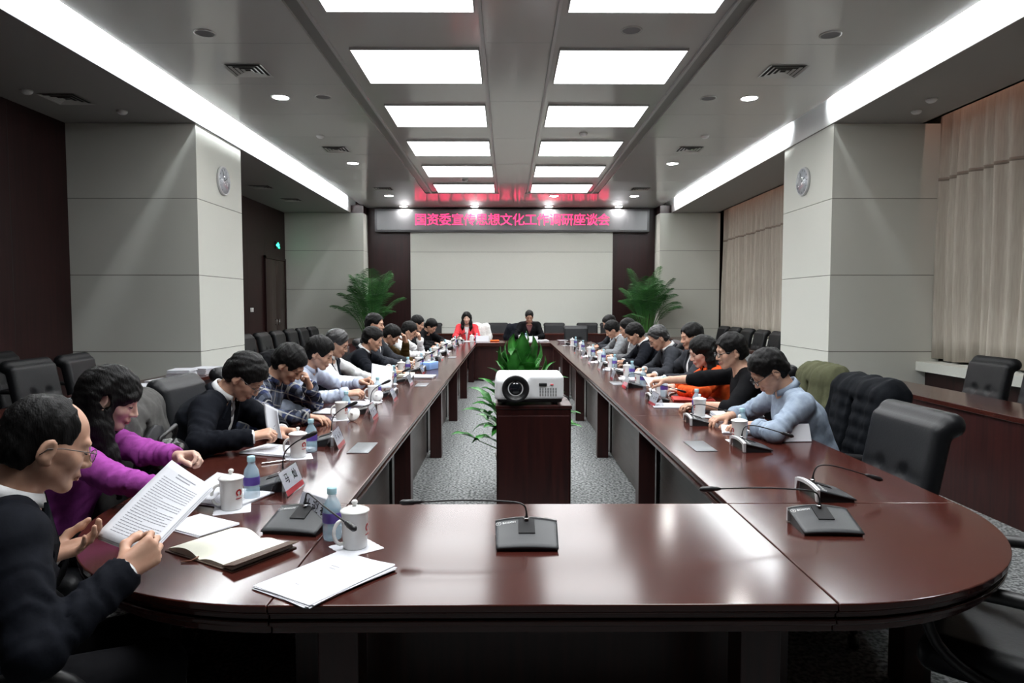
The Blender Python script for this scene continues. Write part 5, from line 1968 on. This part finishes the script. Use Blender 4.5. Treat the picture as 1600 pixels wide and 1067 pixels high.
# ------------------------------------------------------------------ projector on its cabinet, plants
cb = thing('cabinet', 'dark mahogany cabinet carrying the projector inside the table ring', 'cabinet', (.151, 4.13, 0))
soften(MB().box((-.215, -.23, 0), (.215, .23, .895)).build('body', M_TABLE_V, cb), .003)
soften(MB().box((-.22, -.235, .895), (.22, .235, .918)).build('cabinet_top', M_TABLE_V, cb), .004)
soften(MB().box((-.205, -.246, .05), (.205, -.23, .86)).build('door', M_TABLE_V, cb), .003)
pj = thing('projector', 'white projector with a large dark lens on the dark cabinet', 'projector', (.128, 4.05, .918))
M_PJ = mat('white_projector_shell', (.78, .79, .80), .35, .45)
s = SDF((-.24, -.2, -.01), (.24, .2, .22), .006)
s.rbox((0, 0, .102), (.196, .15, .074), .022)
s.rbox((-.10, -.02, .09), (.098, .15, .07), .03, k=.02)
s.half((0, 0, .036), (0, 0, -1), .004)
s.build('shell', M_PJ, pj)
MB().rbox((-.188, -.135, .014), (.188, .14, .05), .012).build('base', M_PLASTIC, pj)
for sx in (-1, 1):
    for sy in (-1, 1):
        MB().lathe([(0, 0), (.014, 0), (.016, .016), (0, .016)], 12, 0, TR(sx * .15, sy * .1, 0)).build('foot', M_PLASTIC, pj)
LM = TR(-.082, -.184, .100) @ RX(90)
l = MB().lathe([(.076, -.02), (.078, .004), (.072, .010), (.060, .006), (.052, -.010), (.040, -.016), (.034, -.010)], 36, 0, LM).build('lens_barrel', M_PLASTIC, pj)
MB().lathe([(.036, -.012), (.026, -.005), (.012, -.001), (0, 0)], 28, 0, LM).build('lens_glass', mat('dark_lens_glass', (.01, .012, .016), .05, .8), l)
MB().rbox((.052, -.158, .112), (.098, -.148, .130), .004).build('sensor_window', M_PLASTIC, pj)
MB().rbox((.118, -.156, .116), (.136, -.148, .124), .003).build('brand_plate', M_REDP, pj)
b = MB()
for k in range(7):
    for j in range(6):
        b.box((.056 + k * .015, -.1515, .054 + j * .0085), (.064 + k * .015, -.149, .059 + j * .0085))
b.build('vent_slots', mat('vent_slot_grey', (.20, .20, .20), .7, .2), pj)
cd = MB().tube([(.31, 4.2, .95), (.34, 4.18, .94), (.365, 4.16, .93), (.38, 4.2, .91), (.385, 4.3, .86), (.385, 4.35, .5), (.385, 4.36, .01)], .005, 8).build('projector_cable', M_PLASTIC)
tag(cd, 'thin black cable hanging beside the projector cabinet', 'cable')

M_LEAF = mat('glossy_green_leaf', (.022, .14, .020), .3, .5, noise=((9, 9, 9), (.05, .24, .04), 2, .35, .65))
M_STALK = mat('green_stalk', (.05, .16, .03), .5, .4)
M_POT = mat('white_glazed_pot', (.6, .6, .58), .2, .5)
M_SOIL = mat('dark_soil', (.03, .02, .015), .95, .1)
M_PALM = mat('palm_green', (.018, .085, .020), .45, .4, noise=((6, 6, 6), (.035, .14, .03), 2, .35, .65))


def blade(b, base, tip, up, width, bend, n=9):
    base, tip, up = Vector(base), Vector(tip), Vector(up).normalized()
    ax = tip - base
    L = ax.length
    side = ax.normalized().cross(up).normalized()
    nn = side.cross(ax.normalized())
    vs, fs = [], []
    for i in range(n):
        u = i / (n - 1)
        w = width * (math.sin(math.pi * min(1, u * .92 + .06)) ** .75) * (1 - .25 * u)
        c = base + ax * u + nn * (bend * L * math.sin(u * math.pi * .9))
        if u > .85:
            c = c - nn * (u - .85) * L * .35
        wav = .10 * w * math.sin(u * 14)
        vs += [c - side * w + nn * (w * .28 + wav), c + nn * -.0, c + side * w + nn * (w * .28 - wav)]
    for i in range(n - 1):
        for k in (0, 1):
            fs.append((i * 3 + k, i * 3 + k + 1, (i + 1) * 3 + k + 1, (i + 1) * 3 + k))
    m = len(vs)
    vs2 = [v - nn * .0012 for v in vs]
    fs2 = [tuple(q + m for q in reversed(f)) for f in fs]
    ring = [i * 3 for i in range(n)] + [(n - 1) * 3 + 1] + [i * 3 + 2 for i in range(n - 1, -1, -1)] + [1]
    b.add([v[:] for v in vs + vs2], fs + fs2 + [(y, x, x + m, y + m) for x, y in zip(ring, ring[1:] + ring[:1])], 0, True)


pl = thing('potted_plant', 'broad leaved green plant in a pot behind the projector cabinet', 'plant', (.10, 5.25, 0))
MB().lathe([(0, 0), (.13, 0), (.15, .03), (.19, .30), (.2, .34), (.185, .34), (.175, .31), (0, .30)], 32).build('pot', M_POT, pl)
MB().lathe([(0, .312), (.175, .308)], 24).build('soil', M_SOIL, pl)
rg = random.Random(11)
fol, stk = MB(), MB()
for k in range(62):
    ring_ = k / 62
    a = k * 2.399 + rg.uniform(-.2, .2)
    rad = .05 + .40 * ring_ ** .75 * rg.uniform(.75, 1.1)
    hgt = 1.26 - .68 * ring_ ** 1.15 + rg.uniform(-.07, .04)
    tip = Vector((math.cos(a) * (rad + .10 * ring_), math.sin(a) * (rad + .10 * ring_), hgt - .03 * ring_))
    L = rg.uniform(.20, .30)
    dr = Vector((math.cos(a) * (.25 + .95 * ring_), math.sin(a) * (.25 + .95 * ring_), 1.05 - .75 * ring_ + rg.uniform(-.15, .1))).normalized()
    base = tip - dr * L
    stk.tube([(math.cos(a) * .05, math.sin(a) * .05, .31), (base * .5 + Vector((0, 0, .15)))[:] if base.z > .45 else (base * .6 + Vector((0, 0, .16)))[:], base[:]], [.007, .005, .003], 6)
    blade(fol, base, tip, (0, 0, 1) if ring_ > .25 else (math.cos(a) * .6, math.sin(a) * .6, .5), rg.uniform(.058, .082), rg.uniform(.06, .18))
for k in range(11):       # lower leaves arching down around the pot
    a = k * .571 + .1
    r0 = rg.uniform(.16, .22)
    base = Vector((math.cos(a) * r0, math.sin(a) * r0, rg.uniform(.44, .62)))
    tip = base + Vector((math.cos(a) * .20, math.sin(a) * .20, rg.uniform(-.12, .06)))
    stk.tube([(math.cos(a) * .08, math.sin(a) * .08, .31), base[:]], [.006, .004], 6)
    blade(fol, base, tip, (0, 0, 1), rg.uniform(.05, .07), .22)
fol.build('foliage', M_LEAF, pl)
stk.build('stalks', M_STALK, pl)


def palm(label, x, y, seed, hh=2.45):
    t = thing('potted_palm', label, 'palm', (x, y, 0), 0, 'potted palms in the far corners')
    rg = random.Random(seed)
    MB().lathe([(0, 0), (.15, 0), (.17, .03), (.2, .34), (.21, .38), (.195, .38), (.185, .35), (0, .34)], 28).build('pot', M_POT, t)
    MB().lathe([(0, .352), (.185, .348)], 24).build('soil', M_SOIL, t)
    f, st = MB(), MB()
    for k in range(30):
        a = k * 2.399 + rg.uniform(-.25, .25)
        u = k / 30
        rch = .22 + .52 * rg.random() * (.5 + .5 * u) + .12 * u
        top = hh * (1 - .30 * u * rg.uniform(.6, 1.2)) * rg.uniform(.93, 1.02)
        root = Vector((math.cos(a) * .07, math.sin(a) * .07, .36))
        mid = Vector((math.cos(a) * rch * .38, math.sin(a) * rch * .38, top * .80))
        tip = Vector((math.cos(a) * rch * 1.25, math.sin(a) * rch * 1.25, top * (.95 - .18 * u)))
        bez = lambda q: root * (1 - q) ** 2 + mid * 2 * q * (1 - q) + tip * q * q
        st.tube([bez(q / 8)[:] for q in range(9)], [.013 - .0012 * q for q in range(9)], 6)
        for j in range(26):
            q = .42 + .58 * j / 25
            c, c2 = bez(q), bez(min(1, q + .02))
            ax = (c2 - c).normalized() if (c2 - c).length > 1e-6 else Vector((0, 0, 1))
            side = ax.cross(Vector((0, 0, 1))).normalized()
            L = .30 * math.sin(math.pi * (.15 + .80 * (q - .42) / .58)) + .05
            for s_ in (-1, 1):
                d_ = (side * s_ * .75 + ax * .65 + Vector((0, 0, -.28 + .1 * rg.random()))).normalized()
                e1, e2 = c + d_ * L * .55, c + d_ * L + Vector((0, 0, -.10 * L))
                w = ax * .0085
                f.add([(c - w * .5)[:], (c + w * .5)[:], (e1 - w)[:], (e1 + w)[:], e2[:]], [(0, 1, 3, 2), (2, 3, 4)])
    o = f.build('foliage', M_PALM, t)
    so = o.modifiers.new('thickness', 'SOLIDIFY')
    so.thickness = .002
    st.build('stalks', M_STALK, t)
    return t


palm('feathery green potted palm in the far corner on the door side', -3.40, 16.95, 21, 2.5)
palm('feathery green potted palm in the far corner on the curtain side', 3.45, 16.95, 22, 2.5)

# ------------------------------------------------------------------ coats and bag on the chairs
def coat(name, label, x, y, face, m, seed, amp=.006, wide=.285, lining=None, puffy=False, low=.46):
    t = thing(name, label, 'coat', (x, y, 0), R(face))
    s = SDF((-.42, -.58, low - .16), (.42, -.06, 1.14), .010)
    A = Matrix.Rotation(R(11), 3, 'X')
    c = (0, -.272, .74)
    s.rbox(c, (wide, .098, .30), .085, A, .02)
    q = A @ Vector((0, 0, .27)) + Vector(c)
    s.cone((-wide + .05, q.y - .01, q.z - .02), (wide - .05, q.y - .01, q.z - .02), .10, .10, .04)
    for sx in (-1, 1):
        s.chain([(sx * (wide - .02), -.31, .97), (sx * (wide + .03), -.29, .78), (sx * (wide + .01), -.25, low + .02)], [.075, .072, .055], .03)
    if puffy:
        z = .50
        while z < 1.02:
            s.rbox((0, -.27, z), (.5, .4, .004), .003, A, .022, True) if False else None
            for sy in (-1, 1):
                yy = -.272 + sy * .112 - (z - .74) * .19
                s.cone((-.34, yy, z), (.34, yy + .01 * sy, z + .015), .020, .020, .022, True)
            z += .075
    s.ripple(amp, 22 if not puffy else 30, seed, (1.6, 1, .7))
    s.ripple(amp * .5, 55, seed + 9, (1.4, 1, .6))
    # the front edges hang apart
    s.rbox((0, -.13, .62), (.02, .06, .34), .01, A, .02, True)
    if lining:
        s.ell((.02, -.165, .70), (.15, .10, .24), None, .02, True)
    s.build('shell', m, t)
    if lining:
        MB().lathe([(0, 0), (.16, 0), (.16, .02), (0, .02)], 20, 0, TR(.02, -.20, .70) @ RX(80) @ Matrix.Diagonal((1, 1.5, 1, 1))).build('lining', lining, t)
    return t


M_OLIVE = cloth('olive_coat_cloth', (.075, .078, .045))
M_PUFF = cloth('black_puffer_nylon', (.006, .007, .009), .45, .05)
M_GREYC = cloth('dark_grey_coat_cloth', (.085, .083, .08))
M_WHITEC = cloth('white_coat_cloth', (.70, .70, .68))


def chair_xy(key, back=.06):
    t, xy, F = PEOPLE[key]
    return xy[0] - F[0] * back, xy[1] - F[1] * back, math.degrees(math.atan2(F[1], F[0])) - 90


x, y, a = chair_xy('chamb', -.03)
coat('puffer_jacket', 'black quilted puffer jacket hung on the chair of the man in the grey blue shirt', x, y, a, M_PUFF, 3, .004, puffy=True)
x, y, a = chair_xy('blackt')
coat('coat', 'olive green coat hung on the chair of the man in the black top', x, y, a, M_OLIVE, 4, .004, .25)
x, y, a = chair_xy('parted')
coat('coat', 'dark grey coat with black lining hung on a chair beside the woman in purple', -1.47, 3.20, -84, M_GREYC, 5, lining=M_INK)
x, y, a = chair_xy('vest')
coat('coat', 'black coat hung on the chair of the man in the dark vest', x, y, a, CLOTH['black'], 6)
x, y, a = chair_xy('redw')
coat('coat', 'white coat hung on the chair of the woman in coral red', x + .14, y, a, M_WHITEC, 7, .008)
x, y, a = chair_xy('darkm')
coat('coat', 'dark blue coat hung on the chair of the man at the far table', x - .16, y, a, CLOTH['navy'], 8)
bg = thing('shoulder_bag', 'shiny black leather bag between the woman in purple and the man with the grey tie', 'bag', (-1.53, 3.02, .675), R(-80))
s = SDF((-.24, -.16, -.26), (.24, .16, .30), .009)
s.rbox((0, 0, 0), (.17, .08, .21), .06)
s.ripple(.006, 32, 5)
s.build('body', mat('shiny_black_leather', (.008, .008, .009), .22, .6, bump=((20, 20, 20), .4, .02)), bg)
MB().tube([(-.12, 0, .18), (-.11, .02, .25), (0, .05, .285), (.11, .02, .25), (.12, 0, .18)], .010, 8).build('handle', M_PLASTIC, bg)
MB().rbox((-.12, -.005, .205), (.12, .005, .214), .003).build('zipper', M_CHROME, bg)
chair(-1.47, 3.20, -84, 'black leather chair under the dark grey coat, beside the woman in purple', 'chairs with someone seated at the ring table')
chair(1.52, 14.85, 180, 'empty black leather chair at the far corner of the ring table, on the curtain side', 'empty chairs at the table')

# ------------------------------------------------------------------ wall things
def clock(label, x, y, z, rz):
    t = thing('wall_clock', label, 'clock', (x, y, z), R(rz), 'round clocks on the pillars')      # faces local -Y
    M = RX(90)
    MB().lathe([(0, 0), (.20, 0), (.205, .012), (.20, .034), (.188, .038), (.182, .030), (0, .030)], 40, 0, M).build('case', M_SILVER, t)
    d_ = MB().lathe([(0, .0305), (.181, .0305), (.181, .0325), (0, .0325)], 40, 0, M).build('dial', mat('pale_clock_dial', (.52, .53, .58), .25, .5), t)
    b = MB()
    for k in range(12):
        b.box((-.004, -.012, 0), (.004, .012, .001), 0, M @ RZ(30 * k) @ TR(0, .155, .0325))
    b.build('hour_marks', M_INK, d_)
    MB().box((-.004, -.02, .034), (.004, .10, .036), 0, M @ RZ(-62)).build('hour_hand', M_INK, t)
    MB().box((-.003, -.025, .036), (.003, .145, .038), 0, M @ RZ(25)).build('minute_hand', M_INK, t)
    MB().lathe([(0, .041), (.178, .040), (.183, .037)], 40, 0, M).build('glass', M_LENS, t)


clock('round silver wall clock on the pillar of the door side', -4.06, 9.86, 3.25, 90)
clock('round silver wall clock on the pillar of the curtain side', 4.25, 9.86, 3.25, -90)
ex = thing('exit_sign', 'small green lit exit sign on the dark wall above the door', 'exit sign', (-5.75, 17.2, 2.96), 0)
MB().box((0, -.19, -.09), (.03, .19, .09)).build('housing', M_PLASTIC, ex)
M_EXIT = mat('green_exit_light', (.02, .3, .15), .5, emit=((.02, 1.0, .45), 5.0))
b = MB()
for (y0, z0, y1, z1, w_) in ((-.02, .02, .03, -.02, .02), (.03, -.02, -.02, -.06, .014), (.03, -.02, .07, -.06, .014), (-.02, .02, -.07, -.01, .011), (0, .01, .06, .03, .011)):
    L = math.hypot(y1 - y0, z1 - z0)
    b.box((0, 0, -w_), (.003, L, w_), 0, TR(.03, y0, z0) @ RX(math.degrees(math.atan2(z1 - z0, y1 - y0))))
b.box((.03, -.17, -.012), (.033, -.09, .012))
b.add([(.03, -.10, -.04), (.03, -.05, 0), (.03, -.10, .04), (.033, -.10, -.04), (.033, -.05, 0), (.033, -.10, .04)], [(0, 1, 2), (5, 4, 3), (0, 3, 4, 1), (1, 4, 5, 2), (2, 5, 3, 0)])
b.lathe([(0, 0), (.022, 0), (.022, .003), (0, .003)], 14, 0, TR(.03, -.035, .05) @ RY(90))
b.build('pictogram', M_EXIT, ex)
sw = thing('light_switch', 'small white switch plate on the dark wall past the pillar', 'switch', (-5.75, 15.4, 1.37))
MB().rbox((0, -.09, -.045), (.012, .09, .045), .003).build('plate', M_WHITE, sw)
for k in (-1, 1):
    MB().rbox((.011, k * .045 - .03, -.03), (.016, k * .045 + .03, .03), .002).build('rocker', M_PORC, sw)
